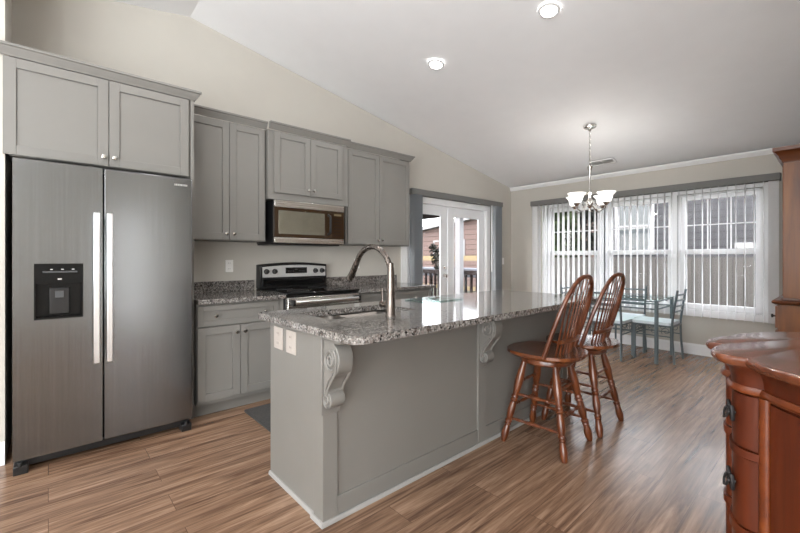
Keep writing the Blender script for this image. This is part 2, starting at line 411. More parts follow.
# baseboards
def baseboard(name, path):
    struct(MB().sweep(path, [(0, 0), (0.016, 0), (0.016, 0.11), (0.008, 0.135), (0, 0.135)]).build(name, M['white'], smooth=False))
baseboard('baseboard_partition', [(XL, PY0), (PXE, PY0), (PXE, PY1)][::1])
baseboard('baseboard_far', [(XL, YF), (XR, YF)])
baseboard('baseboard_left', [(XL, 5.5), (XL, YF)])
baseboard('baseboard_right', [(XR, YF), (XR, 1.3)])
struct(MB().prism([(YF, EAVE_Z - 0.055), (YF - 0.012, EAVE_Z - 0.055), (YF - 0.045, EAVE_Z - 0.012), (YF - 0.045, EAVE_Z + 0.006), (YF, EAVE_Z)], 'x', XL, XR).build('trim_1', M['white'], smooth=False), 'white crown moulding over the window wall')

# ---------------------------------------------------------------- far windows
for i, (x0, x1) in enumerate(WX):
    w = thing('window_%d' % (i + 1), ['white double hung window left of three', 'white double hung window in the middle of three', 'white double hung window right of three'][i], 'window', ((x0 + x1) / 2, YF + 0.09, WZ0))
    w['kind'] = 'structure'
    ya, yb = YF + 0.04, YF + 0.12
    fr = MB().box(x0, x0 + 0.03, ya, yb, WZ0, WZ1).box(x1 - 0.03, x1, ya, yb, WZ0, WZ1).box(x0, x1, ya, yb, WZ1 - 0.025, WZ1).box(x0, x1, ya, yb, WZ0, WZ0 + 0.02)
    fr.build('window_frame', M['white'], w, 0.003)
    for nm, z0, z1, yo in (('lower_sash', WZ0 + 0.02, 1.335, 0.0), ('upper_sash', 1.27, WZ1 - 0.025, 0.035)):
        a, b = ya + 0.005 + yo, ya + 0.038 + yo
        sm = MB().box(x0 + 0.03, x0 + 0.07, a, b, z0, z1).box(x1 - 0.07, x1 - 0.03, a, b, z0, z1).box(x0 + 0.07, x1 - 0.07, a, b, z0, z0 + 0.05).box(x0 + 0.07, x1 - 0.07, a, b, z1 - 0.045, z1)
        s_ = sm.build(nm, M['white'], w, 0.002)
        B(x0 + 0.07, x1 - 0.07, a + 0.013, a + 0.018, z0 + 0.05, z1 - 0.045).build('pane', M['glass'], s_, smooth=False)
        if nm == 'upper_sash':
            mu = MB(); zc = (z0 + 0.05 + z1 - 0.045) / 2
            mu.box(x0 + 0.07, x1 - 0.07, a + 0.02, a + 0.03, zc - 0.007, zc + 0.007)
            for k in (1, 2):
                xc = x0 + 0.07 + (x1 - x0 - 0.14) * k / 3; mu.box(xc - 0.007, xc + 0.007, a + 0.02, a + 0.03, z0 + 0.05, z1 - 0.045)
            mu.build('muntin', M['white'], s_)
# white casing round the three windows
cs = MB(); c0, c1 = WX[0][0] - 0.075, WX[2][1] + 0.075
cs.box(c0, c1, YF - 0.018, YF + 0.04, WZ1, WZ1 + 0.085)
for a, b in ((c0, WX[0][0]), (WX[0][1], WX[1][0]), (WX[1][1], WX[2][0]), (WX[2][1], c1)): cs.box(a, b, YF - 0.018, YF + 0.04, WZ0, WZ1)
cs.box(c0, c1, YF - 0.018, YF + 0.04, WZ0 - 0.085, WZ0)
struct(cs.build('trim_2', M['white'], smooth=False), 'white casing of the triple window')

# ---------------------------------------------------------------- vertical blinds on the far wall
vb = thing('vertical_blind', 'white vertical slat blind with grey valance over the triple window', 'blind', (-1.95, 6.05, 2.16))
B(-3.46, -0.445, 6.0, 6.10, 2.085, 2.165).build('valance', M['valance'], vb, 0.006)
vb.children[0]['label'] = 'dark grey valance'
smb = MB(); n = 6; L = 1.60
for th, zz in ((0, 0),):
    pr = [(0.0446 * (2 * k / n - 1), 0.006 * (1 - (2 * k / n - 1) ** 2)) for k in range(n + 1)]
    poly = pr + [(x, y - 0.0012) for x, y in pr[::-1]]
    smb.prism(poly, 'z', -L, 0)
slat0 = None
nsl = 37
for k in range(nsl):
    x = -3.40 + (2.895) * k / (nsl - 1)
    if slat0 is None:
        slat0 = smb.build('slat', M['blind'], vb, local=True); s_ = slat0
    else:
        s_ = slat0.copy(); COL.objects.link(s_); s_.parent = vb
    s_.location = (x - vb.location.x, 0.0, 2.086 - vb.location.z)
    ang = math.radians(96 + random.uniform(-4, 4))
    if k >= nsl - 1: ang = math.radians(12)
    if k == 0: ang = math.radians(40)
    s_.rotation_euler = (0, 0, ang)

# ---------------------------------------------------------------- french doors
d1 = thing('door_1', 'white french door leaf beside the upper cabinets', 'door', (XL - 0.05, DY0 + 0.03, 0)); d1['kind'] = 'structure'
d2 = thing('door_2', 'white french door leaf nearer the window corner', 'door', (XL - 0.05, 5.37, 0)); d2['kind'] = 'structure'
xa, xb = XL - 0.062, XL - 0.034
for root, y0, y1, g0, g1 in ((d1, DY0 + 0.03, 4.465, 3.72, 4.325), (d2, 4.475, 5.37, 4.60, 5.235)):
    m = MB().box(xa, xb, y0, g0, 0.015, 1.99).box(xa, xb, g1, y1, 0.015, 1.99).box(xa, xb, g0, g1, 0.015, 0.25).box(xa, xb, g0, g1, 1.865, 1.99)
    m.build('door_frame', M['door'], root, 0.003)
    bd = MB()
    for (a, b, c, d) in ((g0, g0 + 0.02, 0.25, 1.865), (g1 - 0.02, g1, 0.25, 1.865), (g0, g1, 0.25, 0.27), (g0, g1, 1.845, 1.865)): bd.box(xb - 0.004, xb + 0.004, a, b, c, d)
    bd.build('glazing_bead', M['door'], root, 0.003)
    B(xa + 0.004, xa + 0.010, g0, g1, 0.25, 1.865).build('pane', M['glass'], root, smooth=False)
hk = MB().turned((xb, 4.40, 0.96), (xb + 0.055, 4.40, 0.96), [(0, 0.03), (0.12, 0.03), (0.14, 0.012), (0.5, 0.012), (0.6, 0.026), (0.85, 0.028), (1, 0.015)], 14)
hk.build('door_knob', M['nickel'], d1)
MB().turned((xb, 4.40, 1.09), (xb + 0.025, 4.40, 1.09), [(0, 0.028), (0.6, 0.026), (1, 0.016)], 14).build('deadbolt', M['nickel'], d1)
dc = MB().box(XL - 0.1, XL + 0.018, DY0 - 0.075, DY0 + 0.028, 0, DZ + 0.075).box(XL - 0.1, XL + 0.018, 5.372, DY1 + 0.075, 0, DZ + 0.075).box(XL - 0.1, XL + 0.018, DY0 + 0.028, 5.372, 1.992, DZ + 0.075)
struct(dc.build('trim_3', M['white'], smooth=False), 'white casing of the french doors')
db = thing('vertical_blind', 'grey vertical blind drawn open in stacks beside the french doors', 'blind', (-3.82, 4.65, 2.15))
B(-3.88, -3.785, 3.60, 5.70, 2.075, 2.155).build('valance', M['valance'], db, 0.006)
pr = [(0.0446 * (2 * k / n - 1), 0.006 * (1 - (2 * k / n - 1) ** 2)) for k in range(n + 1)]
sb = MB().prism(pr + [(x, y - 0.0015) for x, y in pr[::-1]], 'z', -2.02, 0); s0 = None
for k in range(24):
    y = (3.63 + k * 0.0135) if k < 12 else (5.47 + (k - 12) * 0.0165)
    if s0 is None: s0 = sb.build('slat', M['blueblind'], db, local=True); s_ = s0
    else: s_ = s0.copy(); COL.objects.link(s_); s_.parent = db
    s_.location = (0.0, y - 4.65, 2.076 - 2.15); s_.rotation_euler = (0, 0, math.radians(4))
MB().cyl((-3.80, 5.40, 1.0), (-3.80, 5.40, 2.075), 0.006, 0.006, 8).build('wand', M['white'], db)

# ================================================================== kitchen units
def shaker(y0, y1, z0, z1, xf, name, parent, mat=None, st=0.057, sgn=1):
    """shaker front whose face lies at x = xf, facing +x (sgn=1) or -x"""
    t = 0.02 * sgn; m = MB()
    m.box(xf - t, xf, y0, y0 + st, z0, z1).box(xf - t, xf, y1 - st, y1, z0, z1)
    m.box(xf - t, xf, y0 + st, y1 - st, z0, z0 + st).box(xf - t, xf, y0 + st, y1 - st, z1 - st, z1)
    m.box(xf - t, xf - 0.010 * sgn, y0 + st, y1 - st, z0 + st, z1 - st)
    return m.build(name, mat or M['cab'], parent, 0.0012, seg=1)
def knob(x, y, z, parent, sgn=1):
    return MB().turned((x, y, z), (x + 0.028 * sgn, y, z), [(0, 0.008), (0.15, 0.006), (0.4, 0.0055), (0.55, 0.013), (0.75, 0.0155), (0.92, 0.013), (1, 0.006)], 12).build('knob', M['nickel'], parent)
CROWN = [(0, 0), (0.008, 0), (0.012, 0.012), (0.03, 0.032), (0.034, 0.045), (0.044, 0.05), (0.044, 0.064), (0, 0.064)]
def crown(path, z, parent): return MB().sweep(path, [(o, z + h) for o, h in CROWN]).build('crown_moulding', M['cab'], parent)

# cabinet over the refrigerator with its tall side panel
c = thing('upper_cabinet', 'wide grey two-door cabinet above the refrigerator', 'cabinet', (XL, 0.31, 1.83))
B(XL + 0.003, -3.302, -0.175, 0.803, 1.835, 2.42).build('carcass', M['carc'], c, 0.001)
B(XL + 0.003, -3.285, 0.805, 0.828, 0.0, 2.42).build('side_panel', M['cab'], c, 0.001)
d = shaker(-0.2, 0.302, 1.838, 2.415, -3.28, 'door', c); knob(-3.28, 0.275, 1.895, d)
d = shaker(0.306, 0.79, 1.838, 2.415, -3.28, 'door', c); knob(-3.28, 0.335, 1.895, d)
crown([(-3.285, -0.27), (-3.285, 0.828), (-3.50, 0.828)], 2.42, c)
B(XL + 0.003, -3.29, -0.175, 0.828, 2.42, 2.44).build('top_board', M['carc'], c)
# uppers
def upper(label, y0, y1, z0, xf, doors, kz, crown_path, dz=None):
    c = thing('upper_cabinet', label, 'cabinet', (XL, (y0 + y1) / 2, z0))
    B(XL + 0.003, xf - 0.022, y0, y1, z0, 2.42).build('carcass', M['carc'], c, 0.001)
    for k, (a, b) in enumerate(doors):
        d = shaker(a, b, dz or z0 + 0.008, 2.41, xf, 'door', c)
        knob(xf, b - 0.03 if k == 0 else a + 0.03, kz, d)
    crown(crown_path, 2.42, c); return c
upper('grey two-door wall cabinet between the refrigerator cabinet and the microwave', 0.831, 1.518, 1.375, -3.57, [(0.84, 1.183), (1.187, 1.503)], 1.435, [(-3.575, 0.876), (-3.575, 1.517)])
upper('short grey two-door wall cabinet mounted above the microwave', 1.521, 2.408, 1.775, -3.52, [(1.573, 1.948), (1.952, 2.325)], 1.89, [(-3.525, 1.521), (-3.525, 2.408)], 1.838)
# (its doors stop above the rail over the microwave)
upper('grey two-door wall cabinet right of the microwave, nearest the french doors', 2.412, 3.36, 1.37, -3.57, [(2.43, 2.867), (2.871, 3.345)], 1.43, [(-3.575, 2.412), (-3.575, 3.36), (XL + 0.003, 3.36)])

# base cabinets + counters
def base(label, y0, y1, d0, d1, drawer_knobs, split):
    c = thing('base_cabinet', label, 'cabinet', (XL, (y0 + y1) / 2, 0))
    B(XL + 0.003, -3.232, y0, y1, 0.10, 0.87).build('carcass', M['cab'], c, 0.001)
    B(XL + 0.003, -3.305, y0, y1, 0, 0.10).build('toe_kick', M['cab'], c)
    dr = shaker(d0, d1, 0.70, 0.855, -3.21, 'drawer', c, st=0.04)
    for ky in drawer_knobs: knob(-3.21, ky, 0.778, dr)
    for k, (a, b) in enumerate(((d0, split - 0.002), (split + 0.002, d1))):
        dd = shaker(a, b, 0.13, 0.69, -3.21, 'door', c); knob(-3.21, b - 0.03 if k == 0 else a + 0.03, 0.635, dd)
base('grey base cabinet between the refrigerator and the range', 0.832, 1.525, 0.835, 1.47, (0.96, 1.345), 1.15)
base('grey base cabinet right of the range, below the end of the counter', 2.305, 3.37, 2.345, 3.36, (2.6, 3.1), 2.85)
def counter(label, y0, y1):
    t = thing('countertop', label, 'countertop', (XL, (y0 + y1) / 2, 0.87))
    B(XL + 0.003, -3.187, y0, y1, 0.871, 0.905).build('slab', M['granite'], t, 0.004)
    B(XL + 0.003, XL + 0.02, y0, y1, 0.905, 1.005).build('backsplash', M['granite'], t, 0.002)
counter('speckled granite countertop left of the range', 0.832, 1.528)
counter('speckled granite countertop right of the range', 2.302, 3.41)

# refrigerator
fr = thing('refrigerator', 'stainless steel side-by-side refrigerator with a black dispenser in its left door', 'refrigerator', (-3.5, 0.31, 0))
B(-3.87, -3.16, -0.145, 0.762, 0.07, 1.76).build('body', M['dgrey'], fr, 0.004)
XD = -3.09
# left door with the dispenser opening, as a ring of boxes
q0, q1, q2, q3 = -0.062, 0.16, 0.862, 1.188
ld = MB().prism([(-0.15, 0.075), (0.254, 0.075), (0.254, 1.785), (-0.15, 1.785)], 'x', -3.155, -3.145)
ld.box(-3.145, XD, -0.15, q0, 0.075, 1.785).box(-3.145, XD, q1, 0.254, 0.075, 1.785).box(-3.145, XD, q0, q1, 0.075, q2).box(-3.145, XD, q0, q1, q3, 1.785)
dl = ld.build('door', M['steel'], fr)
rd = B(-3.155, XD, 0.262, 0.768, 0.075, 1.785); dr_ = rd.build('door', M['steel'], fr, 0.006)
for o, y in ((dl, 0.222), (dr_, 0.287)):
    h = MB().box(XD + 0.038, XD + 0.055, y - 0.016, y + 0.016, 0.575, 1.5).box(XD, XD + 0.04, y - 0.012, y + 0.012, 0.60, 0.64).box(XD, XD + 0.04, y - 0.012, y + 0.012, 1.435, 1.475)
    h.build('handle', M['steel_light'], o, 0.004)
wm = MB(); yy = 0.655
for k, wd in enumerate((5, 6, 3, 7, 5, 7, 3, 6, 5, 6)):
    wm.box(XD - 0.001, XD + 0.0015, yy, yy + wd * 0.001, 1.727, 1.740); yy += wd * 0.001 + 0.003
wm.build('wordmark', M['steel_light'], dr_, smooth=False)
dp = MB()  # dispenser: surround, control strip, cavity
dp.box(-3.145, -3.14, q0, q1, q2, q3)
dp.box(-3.14, XD - 0.001, q0, q0 + 0.008, q2, q3).box(-3.14, XD - 0.001, q1 - 0.008, q1, q2, q3).box(-3.14, XD - 0.001, q0 + 0.008, q1 - 0.008, q3 - 0.118, q3).box(-3.14, XD - 0.001, q0 + 0.008, q1 - 0.008, q2, q2 + 0.012)
ds = dp.build('dispenser', M['deepblack'], dl)
cp_ = MB()
cp_.box(XD - 0.002, XD + 0.001, -0.025, 0.132, 1.134, 1.144)
cp_.build('control_strip', M['dgrey'], dl, smooth=False)
ic = MB()
for y in (0.014, 0.063, 0.112): ic.box(XD - 0.002, XD + 0.002, y - 0.006, y + 0.006, 1.152, 1.156)
ic.box(XD - 0.002, XD + 0.002, 0.042, 0.06, 1.092, 1.1)
ic.build('indicator', M['silver'], dl, smooth=False)
MB().box(-3.14, -3.115, 0.005, 0.095, 0.89, 1.045).build('paddle_housing', M['black'], dl, 0.003)
MB().prism([(-3.115, 1.025), (-3.105, 1.025), (-3.095, 0.985), (-3.115, 0.985)], 'y', 0.03, 0.07).build('paddle', M['dgrey'], dl, 0.002)
B(-3.85, -3.125, -0.14, 0.758, 0.025, 0.072).build('grille', M['black'], fr, 0.003)
for y in (-0.12, 0.725):
    MB().box(-3.17, -3.075, y - 0.028, y + 0.035, 0.0, 0.05).cyl((-3.08, y, 0.045), (-3.08, y, 0.07), 0.012).build('foot', M['black'], fr, 0.004)

# range
RY0, RY1 = 1.535, 2.295
rg = thing('range', 'stainless electric range with black glass cooktop between the two counters', 'range', (-3.55, 1.915, 0))
B(-3.87, -3.22, RY0, RY1, 0.03, 0.895).build('body', M['black'], rg, 0.003)
B(-3.85, -3.18, RY0 - 0.005, RY1 + 0.005, 0.895, 0.918).build('cooktop', M['blackgl'], rg, 0.006)
arc = [(RY0 + 0.005 + (RY1 - RY0 - 0.01) * k / 12, 1.155 + 0.022 * math.sin(PI * k / 12)) for k in range(13)]
bgm = MB().prism([(RY0 + 0.005, 0.918), (RY1 - 0.005, 0.918)] + arc[::-1], 'x', -3.875, -3.78)
bk = bgm.build('backguard', M['black'], rg, 0.006)
arc2 = [(RY0 + 0.03 + (RY1 - RY0 - 0.06) * k / 12, 1.132 + 0.02 * math.sin(PI * k / 12)) for k in range(13)]
MB().prism([(RY0 + 0.03, 1.03), (RY1 - 0.03, 1.03)] + arc2[::-1], 'x', -3.78, -3.765).build('control_panel', M['silver'], bk, 0.002)
B(-3.78, -3.77, RY0 + 0.03, RY1 - 0.03, 0.94, 1.01).build('glass_strip', M['blackgl'], bk, 0.002)
B(-3.765, -3.762, 1.80, 2.04, 1.065, 1.125).build('display', M['blackgl'], bk, 0.001)
sg = MB()
for k in range(4): sg.box(-3.762, -3.761, 1.825 + k * 0.018, 1.837 + k * 0.018, 1.085, 1.092).box(-3.762, -3.761, 1.945 + k * 0.018, 1.957 + k * 0.018, 1.085, 1.092)
sg.box(-3.762, -3.761, 1.905, 1.93, 1.1, 1.108)
sg.build('display_marks', M['dgrey'], bk, smooth=False)
for y in (1.60, 1.685, 2.14, 2.22):
    MB().turned((-3.765, y, 1.088), (-3.728, y, 1.088), [(0, 0.027), (0.15, 0.027), (0.2, 0.021), (0.9, 0.018), (1, 0.012)], 16).build('knob', M['black'], bk)
bn = MB()
for (x, y, r) in ((-3.36, 1.73, 0.10), (-3.36, 2.1, 0.08), (-3.64, 1.73, 0.075), (-3.64, 2.1, 0.10)):
    bn.tube([(x + r * math.cos(2 * PI * k / 32), y + r * math.sin(2 * PI * k / 32), 0.9182) for k in range(32)], 0.0012, 6, True)
bn.build('burner_ring', M['dgrey'], rg)
od = B(-3.22, -3.175, RY0 + 0.005, RY1 - 0.005, 0.25, 0.875).build('oven_door', M['steel_h'], rg, 0.004)
B(-3.176, -3.172, RY0 + 0.13, RY1 - 0.13, 0.36, 0.70).build('oven_window', M['blackgl'], od, 0.002)
MB().cyl((-3.125, RY0 + 0.03, 0.835), (-3.125, RY1 - 0.03, 0.835), 0.015).build('handle', M['steel_light'], od)
for y in (RY0 + 0.035, RY1 - 0.035): B(-3.176, -3.11, y - 0.013, y + 0.013, 0.81, 0.86).build('handle_bracket', M['black'], od, 0.004)
B(-3.22, -3.18, RY0 + 0.005, RY1 - 0.005, 0.06, 0.24).build('storage_drawer', M['steel_h'], rg, 0.004)

# microwave
mw = thing('microwave', 'stainless over-the-range microwave with dark window under the short cabinet', 'microwave', (-3.7, 1.94, 1.36))
B(XL + 0.003, -3.51, 1.555, 2.318, 1.362, 1.765).build('body', M['black'], mw, 0.003)
B(XL + 0.01, -3.56, 1.56, 2.31, 1.348, 1.362).build('underside_vent', M['black'], mw)
fx = -3.48
B(-3.51, fx, 1.557, 2.318, 1.70, 1.762).build('top_trim', M['steel_h'], mw, 0.003)
B(-3.51, fx, 1.557, 2.318, 1.364, 1.415).build('bottom_trim', M['steel_h'], mw, 0.003)
dm = B(-3.51, fx, 1.557, 2.155, 1.416, 1.699).build('door', M['brown'], mw, 0.002)
B(fx - 0.001, fx + 0.002, 1.595, 2.085, 1.448, 1.668).build('window', M['microgl'], dm, 0.001)
pm = B(-3.51, fx, 2.157, 2.318, 1.416, 1.699).build('control_panel', M['brown'], mw, 0.002)
kb = MB()
for r in range(6):
    for q in range(3): kb.box(fx, fx + 0.0015, 2.195 + q * 0.033, 2.217 + q * 0.033, 1.45 + r * 0.033, 1.462 + r * 0.033)
kb.build('keypad', M['deckbrown'], pm, smooth=False)
B(fx, fx + 0.0015, 2.195, 2.283, 1.655, 1.675).build('display', M['tan'], pm, smooth=False)
MB().tube([(fx, 2.125, 1.46), (fx + 0.035, 2.13, 1.48), (fx + 0.04, 2.13, 1.56), (fx + 0.035, 2.13, 1.64), (fx, 2.125, 1.66)], 0.011, 10).build('handle', M['black'], dm)

# ================================================================== island
IX0, IX1, IY0, IY1 = -2.155, -1.567, 0.93, 3.32
isl = thing('kitchen_island', 'long grey kitchen island with panelled back in the middle of the floor', 'kitchen island', (-1.86, 2.1, 0))
ib = MB()
ib.box(IX0, IX1 - 0.01, IY0 + 0.01, IY0 + 0.03, 0.0, 0.868)           # near end panel
ib.box(IX0, IX1 - 0.01, IY1 - 0.03, IY1 - 0.01, 0.0, 0.868)
ib.box(IX1 - 0.03, IX1 - 0.012, IY0 + 0.03, IY1 - 0.03, 0.0, 0.868)  # seating side
ib.box(IX0 + 0.02, IX0 + 0.04, IY0 + 0.03, IY1 - 0.03, 0.10, 0.868)
ib.box(IX0 + 0.04, IX1 - 0.03, IY0 + 0.03, IY1 - 0.03, 0.10, 0.12)
ib.box(IX0 + 0.075, IX0 + 0.09, IY0 + 0.03, IY1 - 0.03, 0.0, 0.10)
ib.build('carcass', M['island'], isl, smooth=False)
posts = [(IY0, IY0 + 0.078), (2.08, 2.165), (IY1 - 0.08, IY1)]
for k, (a, b) in enumerate(posts):
    p = B(IX1 - (0.085 if k != 1 else 0.025), IX1, a, b, 0.0, 0.868) if k != 1 else B(IX1 - 0.025, IX1, a, b, 0, 0.868)
    p.build('post', M['island'], isl, 0.0015)
for a, b in ((posts[0][1], posts[1][0]), (posts[1][1], posts[2][0])):
    for z0, z1 in ((0.0, 0.105), (0.80, 0.868)): B(IX1 - 0.013, IX1 - 0.003, a, b, z0, z1).build('panel_rail', M['island'], isl, 0.001, seg=1)
MB().sweep([(IX0, IY0 + 0.01), (IX1 - 0.085, IY0 + 0.01), (IX1 - 0.085, IY0), (IX1, IY0), (IX1, IY1), (IX0, IY1)], [(0, 0), (0.012, 0), (0.012, 0.012), (0.007, 0.02), (0, 0.02)]).build('shoe_moulding', M['shoe'], isl)
for k in range(4):
    a = IY0 + 0.035 + k * 0.583
    d = shaker(a, a + 0.577, 0.13, 0.85, IX0, 'door', isl, M['island'], sgn=-1); knob(IX0, a + (0.54 if k % 2 == 0 else 0.035), 0.78, d, -1)
# corbels (profile in x-z, carried in y) with relief scrolls
def spiral(cx, cz, y, r0, r1, turns, a0, n=40, dirn=1):
    return [(cx + (r0 + (r1 - r0) * k / n) * math.cos(a0 + dirn * 2 * PI * turns * k / n), y, cz + (r0 + (r1 - r0) * k / n) * math.sin(a0 + dirn * 2 * PI * turns * k / n)) for k in range(n + 1)]
def corbel(y0, y1):
    X, Z, K = IX1, 0.868, 0.84
    pts = [(X, Z), (X + 0.165, Z), (X + 0.165, Z - 0.02)]
    for k in range(11):
        a = math.radians(75 - 15 * k * 1.0); pts.append((X + 0.085 + 0.072 * math.cos(a) , Z - 0.10 + 0.078 * math.sin(a)))
    pts += [(X + 0.085, Z - 0.195), (X + 0.062, Z - 0.225), (X + 0.05, Z - 0.25), (X + 0.052, Z - 0.258)]
    for k in range(8):
        a = math.radians(80 - 30 * k); pts.append((X + 0.045 + 0.038 * math.cos(a), Z - 0.297 + 0.036 * math.sin(a)))
    pts += [(X, Z - 0.325)]
    pts = [(X + (px - X) * K, Z + (pz - Z) * 0.96) for px, pz in pts]
    m = MB(); 
    # body as quads between back edge and outline, kept simple by fan-safe slices
    m.prism(pts, 'y', y0, y1)
    m.box(X, X + 0.145, y0 - 0.006, y1 + 0.006, Z - 0.016, Z)
    m.box(X, X + 0.008, y0 - 0.012, y1 + 0.012, Z - 0.36, Z)
    c = m.build('corbel', M['island'], isl, 0.002, seg=1)
    for y in (y0 - 0.003, y1 + 0.003):
        s = MB()
        s.tube(spiral(X + 0.082, Z - 0.10, y, 0.012, 0.058, 2.1, 0.3, 44), 0.0075, 6)
        s.tube([(X + 0.135, y, Z - 0.12), (X + 0.128, y, Z - 0.155), (X + 0.10, y, Z - 0.19), (X + 0.06, y, Z - 0.235), (X + 0.046, y, Z - 0.265)], 0.007, 6)
        s.tube([(X + 0.105, y, Z - 0.165), (X + 0.06, y, Z - 0.20), (X + 0.035, y, Z - 0.24), (X + 0.03, y, Z - 0.27)], 0.006, 6)
        s.tube(spiral(X + 0.044, Z - 0.297, y, 0.006, 0.03, 1.6, 1.2, 30), 0.006, 6)
        s.v = [(X + (p[0] - X) * K, p[1], Z + (p[2] - Z) * 0.96) for p in s.v]
        s.build('scroll', M['island'], c)
corbel(IY0 + 0.0, IY0 + 0.075)
corbel(2.085, 2.16)
corbel(IY1 - 0.085, IY1)
# countertop with sink opening
def rrect(x0, x1, y0, y1, rs, n=6):
    """rounded rectangle; rs radii for (x1,y0),(x1,y1),(x0,y1),(x0,y0)"""
    out = []
    for (cx, cy, sx, sy, a0), r in zip(((x1, y0, -1, 1, -90), (x1, y1, -1, -1, 0), (x0, y1, 1, -1, 90), (x0, y0, 1, 1, 180)), rs):
        for k in range(n + 1):
            a = math.radians(a0 + 90 * k / n); out.append((cx + sx * r + r * math.cos(a), cy + sy * r + r * math.sin(a)))
    return out
CX0, CX1, CY0, CY1 = -2.262, -1.283, 0.905, 3.36
SX0, SX1, SY0, SY1 = -2.09, -1.737, 1.075, 1.70
ct = MB().slab(rrect(CX0, CX1, CY0, CY1, (0.06, 0.06, 0.02, 0.02)), [rrect(SX0, SX1, SY0, SY1, (0.05,) * 4)], 0.8705, 0.905)
tag(ct.build('countertop', M['granite'], None, 0.004, origin=(-1.77, 2.13, 0.8705)), 'long speckled granite countertop with rounded corner on the island', 'countertop')
sk = thing('sink', 'double bowl stainless undermount sink in the island', 'sink', (-1.91, 1.39, 0.87))
def bowl(y0, y1):
    lv = [(0.0, 0.869), (0.0, 0.72), (0.02, 0.69), (0.06, 0.675)]
    vs = []; k = None
    for ins, z in lv:
        lp = rrect(SX0 - 0.004 + ins, SX1 + 0.004 - ins, y0 + ins, y1 - ins, (0.05,) * 4); k = len(lp); vs += [(x, y, z) for x, y in lp]
    fs = [(j * k + i, j * k + (i + 1) % k, (j + 1) * k + (i + 1) % k, (j + 1) * k + i) for j in range(len(lv) - 1) for i in range(k)]
    fs.append(tuple(range((len(lv) - 1) * k, len(lv) * k)))
    m = MB().add(vs, fs); o = m.build('bowl', M['sink'], sk)
    s = o.modifiers.new('wall', 'SOLIDIFY'); s.thickness = 0.0015; s.offset = 0
    MB().lathe(((SX0 + SX1) / 2, (y0 + y1) / 2, 0.676), [(0.045, 0.0), (0.045, 0.004), (0.03, 0.004), (0.025, 0.001), (0.001, 0.001)]).build('drain', M['nickel'], o)
bowl(SY0 - 0.004, 1.295); bowl(1.315, SY1 + 0.004)
B(SX0 + 0.03, SX1 - 0.03, 1.296, 1.314, 0.84, 0.866).build('divider', M['sink'], sk, 0.006)
# faucet
FX, FY = -1.637, 1.393
fa = thing('faucet', 'tall gooseneck pull-down faucet beside the island sink', 'faucet', (FX, FY, 0.905))
MB().lathe((FX, FY, 0.905), [(0.03, 0), (0.03, 0.006), (0.026, 0.012), (0.025, 0.10), (0.0235, 0.16), (0.0195, 0.24), (0.0165, 0.287)], 20).build('body', M['bronze'], fa)
pts = [(FX, FY, 1.15), (FX, FY, 1.19)]
cxx, czz, R = FX - 0.166, 1.118, 0.168
for k in range(17):
    a = math.radians(14 + (150 - 14) * k / 16); pts.append((cxx + R * math.cos(a), FY, czz + R * math.sin(a)))
e = Vector(pts[-1]); dv = (Vector(pts[-1]) - Vector(pts[-2])).normalized()
MB().tube(pts + [e + dv * 0.015], 0.0162, 14).build('spout', M['bronze'], fa)
hd = MB().turned(e + dv * 0.012, e + dv * 0.135, [(0, 0.017), (0.06, 0.0185), (0.3, 0.0185), (0.6, 0.0205), (0.95, 0.024), (1, 0.020)], 16)
hdo = hd.build('spray_head', M['bronze'], fa)
pb = e + dv * 0.075 + Vector((-0.017, 0, 0.008))
MB().sphere(pb, 0.006, 0.008, 0.012).build('spray_button', M['black'], hdo)
MB().turned((FX - 0.015, FY, 0.963), (FX - 0.085, FY, 0.963), [(0, 0.016), (0.7, 0.0165), (0.95, 0.018), (1, 0.014)], 14).tube([(FX - 0.07, FY, 0.97), (FX - 0.072, FY, 1.01), (FX - 0.074, FY, 1.05)], [0.006, 0.0055, 0.0065], 10).build('handle', M['bronze'], fa)
# glass cutting board at the kitchen side of the island
tag(MB().slab(rrect(-2.17, -1.91, 1.98, 2.35, (0.012,) * 4), [], 0.9055, 0.9135).build('cutting_board', M['tglass'], None, 0.001, origin=(-2.04, 2.16, 0.9055)), 'flat clear glass cutting board lying on the island countertop', 'cutting board')
# outlets
def outlet(label, c, normal, w=0.072, h=0.115, mat=None, group=None, switch=False):
    t = thing('light_switch' if switch else 'outlet', label, 'light switch' if switch else 'outlet', c, group)
    x, y, z = c; m = mat or M['plate']
    def P(d0, d1, a0, a1, z0, z1, nm, mt, bev=0.0015):
        if normal == 'x': b = B(x + d0, x + d1, y + a0, y + a1, z + z0, z + z1)
        else: b = B(x + a0, x + a1, y - d1, y - d0, z + z0, z + z1)
        return b.build(nm, mt, t, bev)
    P(0, 0.006, -w / 2, w / 2, -h / 2, h / 2, 'cover_plate', m, 0.002)
    if switch: P(0.006, 0.01, -0.016, 0.016, -0.033, 0.033, 'rocker', m)
    else:
        for zz in (-0.027, 0.027):
            P(0.006, 0.008, -0.017, 0.017, zz - 0.014, zz + 0.014, 'receptacle', m)
            s = MB()
            for a in (-0.007, 0.007):
                if normal == 'x': s.box(x + 0.008, x + 0.0085, y + a - 0.0012, y + a + 0.0012, z + zz - 0.004, z + zz + 0.006)
                else: s.box(x + a - 0.0012, x + a + 0.0012, y - 0.0085, y - 0.008, z + zz - 0.004, z + zz + 0.006)
            s.build('slot', M['slot'], t, smooth=False)
outlet('white wall outlet over the counter between refrigerator and range', (XL, 1.29, 1.145), 'x')
outlet('white wall outlet seen inside the faucet arch, right of the range', (XL, 2.78, 1.155), 'x')
outlet('beige outlet plate on the island end, farther from the corbel', (-2.045, IY0 + 0.01, 0.785), 'y', 0.105, 0.118, M['plateb'])
outlet('beige outlet plate on the island end, closer to the corbel', (-1.895, IY0 + 0.01, 0.785), 'y', 0.105, 0.118, M['plateb'])
outlet('white light switch on the wall between french doors and corner', (XL, 5.86, 1.17), 'x', switch=True)
